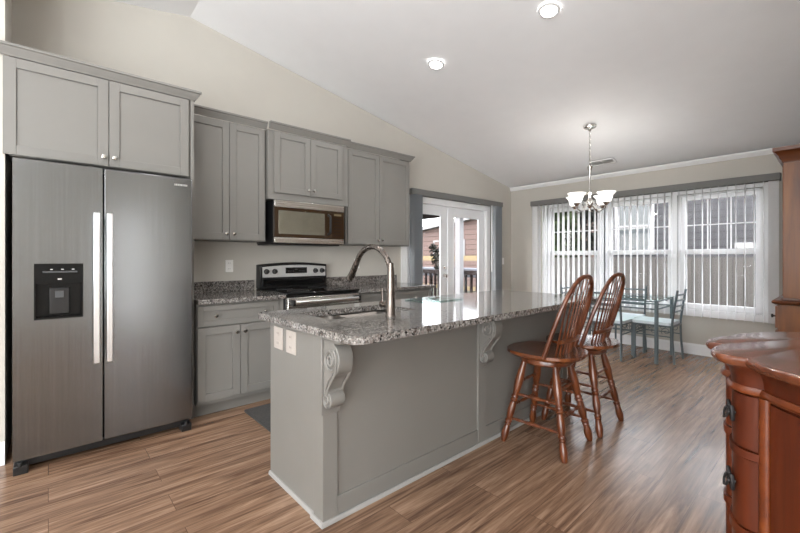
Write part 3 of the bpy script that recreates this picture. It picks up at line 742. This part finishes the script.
# floor mat
tag(MB().slab(rrect(-3.17, -2.45, 1.16, 2.0, (0.02,) * 4), [], 0.0005, 0.012).build('floor_mat', M['mat'], None, 0.004, origin=(-2.8, 1.55, 0.0005)), 'dark grey mat on the floor between range and island', 'mat')

# ================================================================== ceiling fixtures
rx = -math.atan(SL)
def can(x, y, label):
    z = ceil_z(y); t = thing('recessed_light', label, 'ceiling light', (x, y, z - 0.001), 'recessed ceiling lights', (rx, 0, 0))
    MB().lathe((0, 0, 0), [(0.058, -0.002), (0.06, -0.010), (0.078, -0.006), (0.08, 0.0), (0.06, 0.0)]).build('trim_ring', M['white'], t, local=True)
    MB().lathe((0, 0, 0), [(0.001, -0.004), (0.057, -0.004), (0.057, 0.0), (0.001, 0.0)]).build('lens', M['lamp'], t, local=True)
    l = bpy.data.lights.new('recessed_lamp', 'SPOT'); l.energy = 26; l.color = (1.0, 0.985, 0.965); l.spot_size = math.radians(150); l.spot_blend = 0.6; l.shadow_soft_size = 0.06
    o = bpy.data.objects.new('recessed_lamp', l); COL.objects.link(o); o.parent = t; o.location = (0, 0, -0.03)
can(-2.565, 2.748, 'lit recessed ceiling light nearer the cabinet wall')
can(-1.444, 2.771, 'lit recessed ceiling light near the top edge, above the stools')
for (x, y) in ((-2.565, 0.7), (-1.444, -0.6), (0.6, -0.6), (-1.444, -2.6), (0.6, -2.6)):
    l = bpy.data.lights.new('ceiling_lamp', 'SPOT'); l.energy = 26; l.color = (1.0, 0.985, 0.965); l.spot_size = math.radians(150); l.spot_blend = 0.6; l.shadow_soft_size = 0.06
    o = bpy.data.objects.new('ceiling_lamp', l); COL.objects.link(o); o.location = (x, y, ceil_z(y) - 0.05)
vt = thing('ceiling_vent', 'white louvred air vent on the ceiling above the window valance', 'vent', (-2.18, 5.66, ceil_z(5.66)), None, (rx, 0, 0))
fm = MB().box(-0.16, 0.16, -0.08, -0.062, -0.01, 0).box(-0.16, 0.16, 0.062, 0.08, -0.01, 0).box(-0.16, -0.142, -0.062, 0.062, -0.01, 0).box(0.142, 0.16, -0.062, 0.062, -0.01, 0).box(-0.005, 0.005, -0.062, 0.062, -0.01, 0)
fm.build('frame', M['white'], vt, local=True)
MB().box(-0.142, 0.142, -0.062, 0.062, -0.002, 0).build('duct', M['silver'], vt, local=True)
for k in range(7):
    y = -0.054 + k * 0.018
    MB().prism([(y - 0.006, -0.009), (y - 0.004, -0.009), (y + 0.006, -0.003), (y + 0.004, -0.003)], 'x', -0.142, 0.142).build('louvre', M['white'], vt, local=True)

# chandelier
HX, HY = -1.92, 4.63; HZ = ceil_z(HY)
ch = thing('chandelier', 'brushed nickel chandelier with upturned white glass shades hanging before the window', 'chandelier', (HX, HY, HZ))
MB().lathe((HX, HY, HZ), [(0.001, 0.012), (0.07, 0.012), (0.068, -0.006), (0.05, -0.018), (0.02, -0.026), (0.012, -0.045), (0.001, -0.045)]).build('canopy', M['nickel'], ch)
cm = MB(); z = HZ - 0.045; k = 0; ZB = 2.30
while z > ZB + 0.03:
    ps = []
    for q in range(12):
        a = 2 * PI * q / 12; dx = 0.009 * math.cos(a); dz = 0.021 * math.sin(a)
        ps.append((HX + (dx if k % 2 == 0 else 0), HY + (0 if k % 2 == 0 else dx), z - 0.018 + dz))
    cm.tube(ps, 0.0028, 6, True); z -= 0.033; k += 1
cm.build('chain', M['nickel'], ch)
MB().lathe((HX, HY, 0), [(0.001, 2.31), (0.008, 2.305), (0.008, 2.285), (0.028, 2.27), (0.022, 2.24), (0.012, 2.20), (0.0105, 2.0), (0.014, 1.99), (0.02, 1.965), (0.012, 1.94), (0.016, 1.90), (0.036, 1.87), (0.04, 1.84), (0.028, 1.81), (0.012, 1.79), (0.016, 1.775), (0.012, 1.755), (0.001, 1.75)], 16).build('stem', M['nickel'], ch)
for kk, adeg in enumerate((25, 115, 205, 295)):
    th = math.radians(adeg) + YAW; ux, uy = math.cos(th), math.sin(th)
    P = lambda r, z: (HX + ux * r, HY + uy * r, z)
    ar = MB().tube([P(0.03, 1.83), P(0.07, 1.80), P(0.11, 1.765), P(0.15, 1.755), P(0.20, 1.775), P(0.21, 1.815)], 0.0065, 8)
    ar.tube([P(0.05, 1.86), P(0.09, 1.865), P(0.115, 1.835), P(0.10, 1.805), P(0.08, 1.82)], 0.004, 6)
    ao = ar.build('arm', M['nickel'], ch)
    MB().lathe(P(0.21, 0), [(0.001, 1.80), (0.016, 1.805), (0.034, 1.83), (0.036, 1.838), (0.001, 1.84)], 16).build('cup', M['nickel'], ao)
    MB().lathe(P(0.21, 0), [(0.03, 1.838), (0.05, 1.85), (0.062, 1.88), (0.068, 1.915), (0.098, 1.948), (0.095, 1.95), (0.064, 1.918), (0.058, 1.882), (0.046, 1.855), (0.028, 1.843)], 24).build('shade', M['shade'], ao)
    l = bpy.data.lights.new('bulb', 'POINT'); l.energy = 1.6; l.color = (1.0, 0.95, 0.88); l.shadow_soft_size = 0.03
    o = bpy.data.objects.new('bulb', l); COL.objects.link(o); o.location = P(0.21, 1.97)

# ================================================================== bar stools
def stool():
    t = thing('bar_stool', 'cherry windsor bar stool at the island, nearer the camera', 'bar stool', (0, 0, 0), 'windsor bar stools at the island')
    SZ = 0.615
    # seat: dished saddle
    n, rings = 40, 7; vs = []
    def outl(a):
        ca, sa = math.cos(a), math.sin(a)
        r = 0.234 * (1 + 0.05 * math.cos(2 * a)) / max(abs(ca) ** 2.6 + abs(sa) ** 2.6, 1e-6) ** (1 / 2.6)
        return r
    def top(u, a):
        d = 0.012 * (1 - u ** 3) ; front = 0.010 * max(0, -math.cos(a)) * u
        return SZ - d + (0.0 if u < 0.97 else -0.004)
    vs.append((0, 0, SZ - 0.012))
    for j in range(1, rings + 1):
        u = j / rings
        for i in range(n):
            a = 2 * PI * i / n; r = outl(a) * u; vs.append((r * math.cos(a), r * math.sin(a), top(u, a)))
    lo = [(1.0, -0.022), (0.93, -0.038), (0.5, -0.042)]
    for u, dz in lo:
        for i in range(n):
            a = 2 * PI * i / n; r = outl(a) * u; vs.append((r * math.cos(a), r * math.sin(a), SZ + dz))
    tot = rings + len(lo)
    fs = [(0, 1 + i, 1 + (i + 1) % n) for i in range(n)]
    fs += [(1 + j * n + i, 1 + (j + 1) * n + i, 1 + (j + 1) * n + (i + 1) % n, 1 + j * n + (i + 1) % n) for j in range(tot - 1) for i in range(n)]
    fs.append(tuple(1 + (tot - 1) * n + i for i in range(n)))
    MB().add(vs, fs).build('seat', M['cherry_seat'], t, local=True)
    MB().lathe((0, 0, 0), [(0.001, SZ - 0.042), (0.165, SZ - 0.042), (0.17, SZ - 0.05), (0.17, SZ - 0.075), (0.16, SZ - 0.085), (0.001, SZ - 0.085)], 32).build('swivel_plate', M['cherry'], t, local=True)
    LP = [(0, 0.015), (0.06, 0.017), (0.16, 0.0225), (0.27, 0.0245), (0.37, 0.021), (0.42, 0.016), (0.435, 0.021), (0.455, 0.021), (0.465, 0.017), (0.49, 0.023), (0.51, 0.017), (0.56, 0.021), (0.64, 0.0225), (0.70, 0.018), (0.725, 0.015), (0.74, 0.021), (0.755, 0.021), (0.765, 0.016), (0.785, 0.021), (0.80, 0.015), (0.83, 0.018), (0.90, 0.0225), (0.96, 0.019), (1.0, 0.014)]
    tops = {}; zt = SZ - 0.08
    for sx in (-1, 1):
        for sy in (-1, 1):
            p0, p1 = Vector((sx * 0.105, sy * 0.105, zt)), Vector((sx * 0.205, sy * 0.205, 0.0)); tops[sx, sy] = (p0, p1)
            MB().turned(p0, p1, [(a_, r_ * 1.14) for a_, r_ in LP], 14).build('leg', M['cherry'], t, local=True)
    def at(sx, sy, z): p0, p1 = tops[sx, sy]; return p0.lerp(p1, (zt - z) / zt)
    RP = [(0, 0.008), (0.12, 0.0085), (0.2, 0.011), (0.23, 0.008), (0.26, 0.012), (0.29, 0.008), (0.4, 0.011), (0.5, 0.0125), (0.6, 0.011), (0.71, 0.008), (0.74, 0.012), (0.77, 0.008), (0.8, 0.011), (0.88, 0.0085), (1, 0.008)]
    for a, b, zs in (((-1, -1), (1, -1), (0.155, 0.315)), ((-1, 1), (1, 1), (0.155, 0.315)), ((-1, -1), (-1, 1), (0.235, 0.395)), ((1, -1), (1, 1), (0.235, 0.395))):
        for z in zs: MB().turned(at(*a, z), at(*b, z), RP, 10).build('stretcher', M['cherry'], t, local=True)
    # bow back
    def bow(s):  # s in -1..1
        a = s * PI / 2 * 1.0
        y = 0.24 * math.copysign(abs(math.sin(a)) ** 0.75, s)
        h = 0.50 * math.cos(a) ** 0.75
        return Vector((0.09 + 0.33 * h, y, SZ - 0.01 + h))
    S = [math.copysign(1 - (1 - abs(k / 24)) ** 1.5, k) for k in range(-24, 25)]
    MB().tube([bow(s) for s in S], 0.014, 10, flat=(1.1, 0.95)).build('bow', M['cherry'], t, local=True)
    for k in range(8):
        q = (k - 3.5) / 3.5; b0 = Vector((0.115 + 0.02 * (1 - q * q), q * 0.12, SZ - 0.01))
        # top where bow y matches
        yt = q * 0.185; best = min((bow(s / 200) for s in range(-190, 191)), key=lambda v: abs(v.y - yt) - v.z * 0.02)
        MB().turned(b0, best, [(0, 0.0055), (0.25, 0.0065), (0.45, 0.0052), (0.7, 0.0044), (1, 0.004)], 8).build('spindle', M['cherry'], t, local=True)
    rp = [(0.152 + 0.025 * (1 - (q / 6) ** 2), q / 6 * 0.15, SZ + 0.085) for q in range(-6, 7)]
    MB().tube(rp, 0.014, 8, flat=(0.8, 1.0)).build('back_rail', M['cherry'], t, local=True)
    return t
st = stool(); st.location = (-1.315, 2.49, 0.0); st.rotation_euler = (0, 0, math.radians(3))
dup(st, (-1.303, 3.005, 0.0), 'cherry windsor bar stool at the island, farther from the camera, toward the window', math.radians(1))

# ================================================================== dining set
dt = thing('dining_table', 'glass top dining table on blue grey metal legs before the window', 'table', (-1.925, 5.54, 0))
TX0, TX1, TY0, TY1 = -2.43, -1.42, 5.23, 5.85
MB().slab(rrect(TX0 - 0.03, TX1 + 0.03, TY0 - 0.03, TY1 + 0.03, (0.03,) * 4), [], 0.735, 0.745).build('tabletop', M['tglass'], dt, 0.001)
for x in (TX0, TX1):
    for y in (TY0, TY1): MB().box(x - 0.018, x + 0.018, y - 0.018, y + 0.018, 0, 0.734).build('leg', M['chairmetal'], dt, 0.004)
for zz in (0.71, 0.62):
    m = MB()
    for y in (TY0, TY1): m.box(TX0 + 0.018, TX1 - 0.018, y - 0.008, y + 0.008, zz, zz + 0.016)
    for x in (TX0, TX1): m.box(x - 0.008, x + 0.008, TY0 + 0.018, TY1 - 0.018, zz, zz + 0.016)
    m.build('rail', M['chairmetal'], dt, 0.002)
def dchair():
    """faces -x; back posts at +x"""
    t = thing('dining_chair', 'metal dining chair with white seat at the right end of the glass table, facing left', 'chair', (0, 0, 0), 'metal dining chairs')
    for s in (-1, 1):
        y = s * 0.18
        MB().tube([(0.215, y * 1.05, 0.0), (0.195, y, 0.25), (0.19, y, 0.45), (0.21, y, 0.62), (0.245, y, 0.85)], 0.0125, 8).build('back_post', M['chairmetal'], t, local=True)
        MB().box(-0.215, -0.185, y - 0.015, y + 0.015, 0, 0.435).build('leg', M['chairmetal'], t, 0.004, local=True)
    for z in (0.60, 0.665, 0.73, 0.795):
        x = 0.207 + 0.035 * (z - 0.6) / 0.23
        MB().tube([(x, -0.18, z), (x + 0.012, -0.09, z), (x + 0.016, 0, z), (x + 0.012, 0.09, z), (x, 0.18, z)], 0.008, 8, flat=(0.6, 1.3)).build('slat', M['chairmetal'], t, local=True)
    MB().slab(rrect(-0.225, 0.185, -0.20, 0.20, (0.03,) * 4), [], 0.437, 0.472).build('seat', M['seatwhite'], t, 0.01, local=True, seg=3)
    m = MB()
    m.box(-0.2, 0.19, -0.185, -0.17, 0.415, 0.436).box(-0.2, 0.19, 0.17, 0.185, 0.415, 0.436).box(-0.21, -0.19, -0.17, 0.17, 0.415, 0.436).box(0.18, 0.2, -0.17, 0.17, 0.415, 0.436)
    m.box(-0.2, 0.19, -0.183, -0.173, 0.30, 0.312).box(-0.2, 0.19, 0.173, 0.183, 0.30, 0.312).box(-0.205, -0.195, -0.17, 0.17, 0.30, 0.312)
    m.build('seat_frame', M['chairmetal'], t, local=True)
    for y in (-0.178, 0.178):
        for q in range(3):
            MB().tube(spiral(-0.13 + q * 0.13, 0.365, y, 0.008, 0.05, 1.3, q, 20), 0.0035, 5).build('scroll', M['chairmetal'], t, local=True)
    for q in range(2):
        MB().tube([(-0.2, p[0], p[2]) for p in spiral(-0.075 + q * 0.15, 0.365, 0, 0.008, 0.05, 1.3, q, 20)], 0.0035, 5).build('scroll', M['chairmetal'], t, local=True)
    return t
dch = dchair(); dch.location = (-1.49, 5.54, 0)
dup(dch, (-1.925, 5.735, 0), 'metal dining chair with white seat on the window side of the glass table', math.radians(90))
dup(dch, (-1.925, 5.275, 0), 'metal dining chair on the near side of the glass table, back to camera', math.radians(-90))
dup(dch, (-2.375, 5.54, 0), 'metal dining chair at the left end of the glass table, behind the island', math.radians(180))

# ================================================================== commode and hutch
def catmull(pts, n=6):
    P = [Vector((p[0], p[1])) for p in pts]; P = [P[0] * 2 - P[1]] + P + [P[-1] * 2 - P[-2]]; out = []
    for i in range(1, len(P) - 2):
        for k in range(n):
            t = k / n; a, b, c, d = P[i - 1], P[i], P[i + 1], P[i + 2]
            out.append(0.5 * ((2 * b) + (c - a) * t + (2 * a - 5 * b + 4 * c - d) * t * t + (3 * b - a - 3 * c + d) * t ** 3))
    out.append(P[-2]); return [(p.x, p.y) for p in out]
segs = [
    [(0.125, 1.42), (0.03, 1.445), (-0.075, 1.52), (-0.16, 1.60), (-0.205, 1.667)],
    [(-0.205, 1.667), (-0.262, 1.678), (-0.300, 1.725), (-0.315, 1.80), (-0.307, 1.885)],
    [(-0.307, 1.885), (-0.345, 1.90), (-0.358, 1.96), (-0.345, 2.05), (-0.314, 2.11)],
    [(-0.314, 2.11), (-0.300, 2.20), (-0.223, 2.35), (-0.10, 2.46), (0.125, 2.52)]]
CS = [catmull(s) for s in segs]
CC = Vector((0.125, 1.93))
def scl(pts, s): return [((p[0] - CC.x) * s + CC.x, (p[1] - CC.y) * s + CC.y) for p in pts]
full = CS[0][:-1] + CS[1][:-1] + CS[2][:-1] + CS[3]
cmd = thing('commode', 'red brown serpentine wooden commode with scalloped top at the right edge', 'chest of drawers', (0.0, 1.95, 0))
TOPZ = 0.90
def layers(lv, name, mat, parent, pts=None, bevel=0):
    pts = pts or full; vs = []; n = len(pts)
    for s, z in lv: vs += [(x, y, z) for x, y in scl(pts, s)]
    fs = [(j * n + i, j * n + (i + 1) % n, (j + 1) * n + (i + 1) % n, (j + 1) * n + i) for j in range(len(lv) - 1) for i in range(n)]
    fs += [tuple(range(n))[::-1], tuple(range((len(lv) - 1) * n, len(lv) * n))]
    m = MB().add(vs, fs); return m.build(name, mat, parent)
layers([(0.955, TOPZ - 0.034), (0.985, TOPZ - 0.03), (1.0, TOPZ - 0.02), (1.0, TOPZ - 0.011), (0.99, TOPZ - 0.004), (0.975, TOPZ - 0.001), (0.965, TOPZ)], 'top', M['commode_top'], cmd)
layers([(0.875, 0.80), (0.88, 0.82), (0.895, 0.845), (0.925, 0.860), (0.94, TOPZ - 0.034)], 'frieze', M['commode'], cmd)
layers([(0.87, 0.772), (0.90, 0.778), (0.906, 0.785), (0.90, 0.793), (0.89, 0.80), (0.87, 0.80)], 'cornice_bead', M['commode_trim'], cmd)
layers([(0.84, 0.10), (0.84, 0.772)], 'carcass', M['commode'], cmd)
layers([(0.84, 0.0), (0.90, 0.0), (0.90, 0.06), (0.87, 0.09), (0.84, 0.10)], 'plinth', M['commode_trim'], cmd)
front = CS[1][:-1] + CS[2]
for k, (z0, z1) in enumerate(((0.595, 0.768), (0.335, 0.56), (0.105, 0.30))):
    op = scl(front, 0.872); ip = scl(front, 0.80)
    d = MB().prism(op + ip[::-1], 'z', z0, z1).build('drawer', M['commode'], cmd)
    for lobe in (0, 1):
        c = scl([CS[1][13]] if lobe == 0 else [CS[2][20]], 0.872)[0]
        nrm = Vector((-0.96, -0.28)) if lobe == 0 else Vector((-0.95, 0.31))
        tx = Vector((nrm.y, -nrm.x)) * -1
        zc = (z0 + z1) / 2 + 0.012
        def Q(a, o, z): a, o, z = a * 0.78, o * 0.8, z * 0.9; return (c[0] + tx.x * a + nrm.x * o, c[1] + tx.y * a + nrm.y * o, zc + z)
        m = MB()
        for sg_ in (-1, 1):
            m.tube([Q(0, 0.008, 0), Q(sg_ * 0.02, 0.011, 0.02), Q(sg_ * 0.042, 0.010, 0.026), Q(sg_ * 0.05, 0.008, 0.005), Q(sg_ * 0.044, 0.008, -0.02), Q(sg_ * 0.02, 0.010, -0.012), Q(0, 0.008, 0)], [0.004, 0.0065, 0.0065, 0.0055, 0.0065, 0.0055, 0.004], 8)
            m.cyl(Q(sg_ * 0.032, -0.004, 0.004), Q(sg_ * 0.032, 0.022, 0.004), 0.006, 0.006, 8)
        m.tube([Q(-0.034, 0.02, 0.004), Q(-0.03, 0.026, -0.015), Q(0, 0.03, -0.026), Q(0.03, 0.026, -0.015), Q(0.034, 0.02, 0.004)], 0.0038, 8)
        m.sphere(Q(0, 0.012, 0.002), 0.008)
        m.build('handle', M['iron'], d)
for z in (0.577, 0.317):
    op = scl(front, 0.874); vs = []
    MB().sweep(op, [(-0.006, z - 0.013), (0.003, z - 0.013), (0.006, z - 0.007), (0.0015, z), (0.006, z + 0.007), (0.003, z + 0.013), (-0.006, z + 0.013)]).build('drawer_rail', M['commode'], cmd)
for sgi, seg in ((0, CS[0]), (1, CS[3])):
    s2 = seg[3:-2] if sgi == 0 else seg[2:-3]
    op = scl(s2, 0.862); ip = scl(s2, 0.80)
    dd = MB().prism(op + ip[::-1], 'z', 0.105, 0.762).build('door', M['commode'], cmd)
for p, q in ((CS[0][-1], CS[0][-3]), (CS[3][0], CS[3][2])):
    a = scl([p], 0.862)[0]; b = scl([q], 0.866)[0]
    MB().turned((a[0], a[1], 0.10), (a[0], a[1], 0.772), [(0, 0.018), (1, 0.018)], 12).build('pilaster', M['commode_trim'], cmd)

hu = thing('hutch', 'tall orange oak hutch with crown cornice against the right wall', 'hutch', (-0.1, 5.1, 0))
HB0, HB1, HX0 = 4.48, 5.75, -0.362
B(HX0 + 0.012, XR - 0.005, HB0 + 0.015, HB1 - 0.015, 0.0, 0.84).build('base_body', M['hutch'], hu, 0.003)
B(HX0 + 0.005, XR - 0.005, HB0 + 0.006, HB1 - 0.006, 0.0, 0.09).build('plinth', M['hutch_dark'], hu, 0.004)
MB().sweep([(XR - 0.005, HB1), (HX0, HB1), (HX0, HB0), (XR - 0.005, HB0)][::-1][::-1], [(-0.03, 0.838), (0.0, 0.838), (0.02, 0.85), (0.024, 0.862), (0.016, 0.874), (-0.03, 0.874)]).box(HX0, XR - 0.005, HB0, HB1, 0.838, 0.872).build('ledge', M['hutch_dark'], hu)
UX0 = -0.318
B(UX0, XR - 0.005, HB0 + 0.02, HB1 - 0.02, 0.874, 2.06).build('upper_body', M['hutch'], hu, 0.003)
B(UX0 - 0.01, XR - 0.005, HB0 + 0.012, HB1 - 0.012, 0.874, 0.895).build('base_moulding', M['hutch_dark'], hu, 0.004)
MB().sweep([(XR - 0.005, HB0 + 0.02), (UX0, HB0 + 0.02), (UX0, HB1 - 0.02), (XR - 0.005, HB1 - 0.02)][::-1], [(-0.05, 2.0), (0.004, 2.0), (0.008, 2.02), (0.02, 2.035), (0.026, 2.06), (0.045, 2.085), (0.06, 2.095), (0.06, 2.125), (-0.05, 2.125)]).build('crown_cornice', M['hutch_dark'], hu)
for k in range(2):
    a = HB0 + 0.04 + k * 0.60; b = a + 0.59
    d = shaker(a, b, 0.11, 0.62, HX0 - 0.006, 'door', hu, M['hutch'], sgn=-1); knob(HX0 - 0.006, b - 0.03 if k == 0 else a + 0.03, 0.45, d, -1)
    e_ = shaker(a, b, 0.64, 0.82, HX0 - 0.006, 'drawer', hu, M['hutch'], 0.03, sgn=-1)
    MB().turned((HX0 - 0.006, a + 0.05, 0.735), (HX0 - 0.036, a + 0.05, 0.735), [(0, 0.007), (0.4, 0.006), (0.6, 0.015), (0.85, 0.016), (1, 0.008)], 12).build('knob', M['iron'], e_)
    shaker(a, b, 0.91, 1.98, UX0 - 0.006, 'door', hu, M['hutch'], sgn=-1)

# ================================================================== outdoors
GZ = -0.45
tag(MB().box(-40, 30, YF + 0.16, 50, GZ - 0.1, GZ).box(-40, XL - 0.16, -20, YF + 0.16, GZ - 0.1, GZ).build('lawn', M['ground'], smooth=False), 'green lawn outside the windows', 'lawn')['kind'] = 'structure'
fn = thing('fence', 'grey vertical board fence outside the triple window', 'fence', (-1.5, 8.6, GZ))
B(-5.6, 3.5, 8.55, 8.58, GZ + 0.03, 1.20).build('boards', M['fence'], fn)
B(-5.6, 3.5, 8.58, 8.65, 1.20, 1.235).build('cap_rail', M['fence'], fn)
for x in (-5.5, -3.7, -1.3, 1.1, 3.4): B(x - 0.05, x + 0.05, 8.63, 8.73, GZ, 1.2).build('post', M['fence'], fn)
nh = thing('house', 'blue grey sided house beyond the grey fence', 'house', (-0.5, 11.5, GZ))
B(-4.15, 4.5, 11.0, 17, GZ, 3.3).build('wall', M['siding'], nh, smooth=False)
MB().prism([(10.7, 3.3), (17.3, 3.3), (14, 4.6)], 'x', -4.5, 4.8).build('roof', M['dgrey'], nh, smooth=False)
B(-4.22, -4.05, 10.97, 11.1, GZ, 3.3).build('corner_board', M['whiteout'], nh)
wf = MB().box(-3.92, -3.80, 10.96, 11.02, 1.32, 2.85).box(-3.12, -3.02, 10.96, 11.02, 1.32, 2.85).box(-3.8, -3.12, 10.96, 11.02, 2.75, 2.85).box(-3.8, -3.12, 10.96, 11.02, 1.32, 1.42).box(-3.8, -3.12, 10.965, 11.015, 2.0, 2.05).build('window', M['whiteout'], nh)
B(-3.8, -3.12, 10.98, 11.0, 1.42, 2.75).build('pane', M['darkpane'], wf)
vf = MB().box(-1.53, -0.98, 10.95, 11.0, 1.42, 1.55).build('wall_box', M['whiteout'], nh, 0.01)
def tree(label, x, y, h, r, n, mat, seed, group=None, z0=0.8):
    rnd = random.Random(seed); t = thing('tree', label, 'tree', (x, y, GZ), group)
    MB().turned((x, y, GZ), (x + 0.1, y, GZ + h * 0.7), [(0, 0.16), (0.5, 0.11), (1, 0.05)], 10).build('trunk', M['bark'], t)
    m = MB()
    for k in range(n):
        a = rnd.uniform(0, 2 * PI); q = rnd.uniform(0, 1) ** 0.5; zz = rnd.uniform(0, 1)
        rr = r * q * math.sin(PI * (0.12 + 0.86 * zz)) ** 0.7
        c = Vector((x + rr * math.cos(a), y + rr * math.sin(a), GZ + z0 + (h - z0) * zz))
        s = rnd.uniform(0.06, 0.15); u = Vector((rnd.uniform(-1, 1), rnd.uniform(-1, 1), rnd.uniform(-1, 1))).normalized(); w = u.orthogonal().normalized() * s * 0.5; u = u * s
        m.add([c - u, c + w, c + u, c - w], [(0, 1, 2, 3)])
    m.build('crown', mat, t, smooth=False)
tree('dark leafy tree beyond the fence, behind the leftmost window', -6.0, 12.6, 4.6, 1.45, 2600, M['leaf'], 3, None, 0.9)
tree('dark tree beside the sided house, right of the leftmost window', -4.95, 10.0, 3.6, 0.5, 1300, M['leaf2'], 5, None, 0.9)
tree('tall dark tree rising behind the sided house', -4.2, 19.5, 6.0, 1.6, 2600, M['leaf'], 9, None, 0.7)
# the deck side
dk = thing('deck', 'dark wooden deck outside the french doors', 'deck', (-6, 4.6, GZ))
B(-8.6, XL - 0.17, 2.0, 6.9, -0.10, -0.03).build('boards', M['deckbrown'], dk, smooth=False)
for x in (-8.5, -6.3, -4.2):
    for y in (2.1, 6.8): B(x - 0.06, x + 0.06, y - 0.06, y + 0.06, GZ, -0.10).build('post', M['deckbrown'], dk)
dr2 = thing('deck_railing', 'dark brown deck railing with square balusters outside the french doors', 'railing', (-6.2, 6.8, -0.03))
B(-8.5, -4.15, 6.74, 6.86, 0.86, 0.95).build('top_rail', M['deckbrown'], dr2, 0.005)
B(-8.5, -4.15, 6.77, 6.83, 0.06, 0.12).build('bottom_rail', M['deckbrown'], dr2)
b0 = None
for k in range(28):
    x = -8.35 + k * 0.152
    if b0 is None: b0 = B(-0.022, 0.022, -0.022, 0.022, 0.12, 0.86).build('baluster', M['deckbrown'], dr2, local=True); o = b0
    else: o = b0.copy(); COL.objects.link(o); o.parent = dr2
    o.location = (x + 6.2, 0, 0.03)
for x in (-8.45, -4.2): B(x - 0.05, x + 0.05, 6.75, 6.85, -0.03, 0.97).build('post', M['deckbrown'], dr2)
cn = thing('patio_canopy', 'dark brown flat canopy over the deck seen at the top of the left door', 'canopy', (-7.3, 6.0, -0.03))
B(-8.5, -6.0, 6.70, 6.80, 2.16, 2.45).build('beam', M['deckbrown'], cn)
B(-8.6, -5.95, 5.0, 6.9, 2.45, 2.52).build('roof_board', M['deckbrown'], cn)
B(-8.5, -6.0, 5.05, 5.15, 2.25, 2.45).build('beam', M['deckbrown'], cn)
for y in (5.1, 6.65): B(-8.5, -8.4, y - 0.05, y + 0.05, -0.03, 2.3).build('post', M['deckbrown'], cn)
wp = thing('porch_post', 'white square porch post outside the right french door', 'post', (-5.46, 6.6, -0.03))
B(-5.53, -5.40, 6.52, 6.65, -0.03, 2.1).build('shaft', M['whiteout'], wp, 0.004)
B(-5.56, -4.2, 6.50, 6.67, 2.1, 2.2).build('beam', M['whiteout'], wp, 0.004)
bh = thing('house', 'pinkish brown sided house with white fascia beyond the deck', 'house', (-12, 16, GZ))
MB().prism([(-18, GZ), (-6, GZ), (-6, 3.3), (-11.2, 3.3), (-18, 2.55)], 'y', 16, 22).build('wall', M['brickwall'], bh, smooth=False)
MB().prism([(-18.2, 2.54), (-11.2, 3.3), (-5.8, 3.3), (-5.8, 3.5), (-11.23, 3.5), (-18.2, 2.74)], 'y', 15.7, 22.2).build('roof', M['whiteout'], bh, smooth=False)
for x in (-14.6, -13.4):
    w_ = MB().box(x - 0.5, x - 0.42, 15.95, 16.0, 1.1, 2.2).box(x + 0.42, x + 0.5, 15.95, 16.0, 1.1, 2.2).box(x - 0.42, x + 0.42, 15.95, 16.0, 2.12, 2.2).box(x - 0.42, x + 0.42, 15.95, 16.0, 1.1, 1.18).box(x - 0.04, x + 0.04, 15.95, 16.0, 1.18, 2.12).build('window', M['whiteout'], bh)
    B(x - 0.42, x + 0.42, 15.97, 16.0, 1.18, 2.12).build('pane', M['brickwall'], w_)
tf = thing('fence', 'tan timber rail fence beyond the deck railing', 'fence', (-9, 10, GZ))
B(-14, -6.2, 9.97, 10.03, 1.14, 1.30).build('top_rail', M['tan'], tf)
B(-14, -6.2, 9.97, 10.03, 0.2, 0.32).build('bottom_rail', M['tan'], tf)
for k in range(4): B(-13.5 + k * 2.2 - 0.06, -13.5 + k * 2.2 + 0.06, 10.03, 10.15, GZ, 1.3).build('post', M['tan'], tf)
pt = thing('patio_table', 'grey covered patio table beyond the deck railing', 'table', (-6.8, 8.4, GZ))
B(-8.6, -5.8, 8.1, 8.9, 0.72, 0.95).build('cover', M['gtable'], pt, 0.03)
for x in (-8.4, -6.0):
    for y in (8.2, 8.8): B(x - 0.03, x + 0.03, y - 0.03, y + 0.03, GZ, 0.72).build('leg', M['iron'], pt)
sh = thing('shrub', 'slender dark shrub beyond the deck railing, behind the left door', 'plant', (-6.9, 7.6, GZ))
MB().tube([(-6.95, 7.6, GZ), (-6.98, 7.6, 0.8), (-7.05, 7.6, 1.2), (-7.2, 7.6, 1.62)], [0.05, 0.06, 0.05, 0.02], 8).build('stem', M['bark'], sh)
rnd = random.Random(4); m = MB()
for k in range(260):
    tq = rnd.random(); c = Vector((-6.97 - 0.22 * tq + rnd.uniform(-0.09, 0.09), 7.6 + rnd.uniform(-0.1, 0.1), 0.75 + 0.85 * tq)); s = rnd.uniform(0.03, 0.07)
    u = Vector((rnd.uniform(-1, 1), rnd.uniform(-1, 1), rnd.uniform(-1, 1))).normalized(); w = u.orthogonal().normalized() * s * 0.5; u *= s
    m.add([c - u, c + w, c + u, c - w], [(0, 1, 2, 3)])
m.build('leaves', M['leaf'], sh, smooth=False)
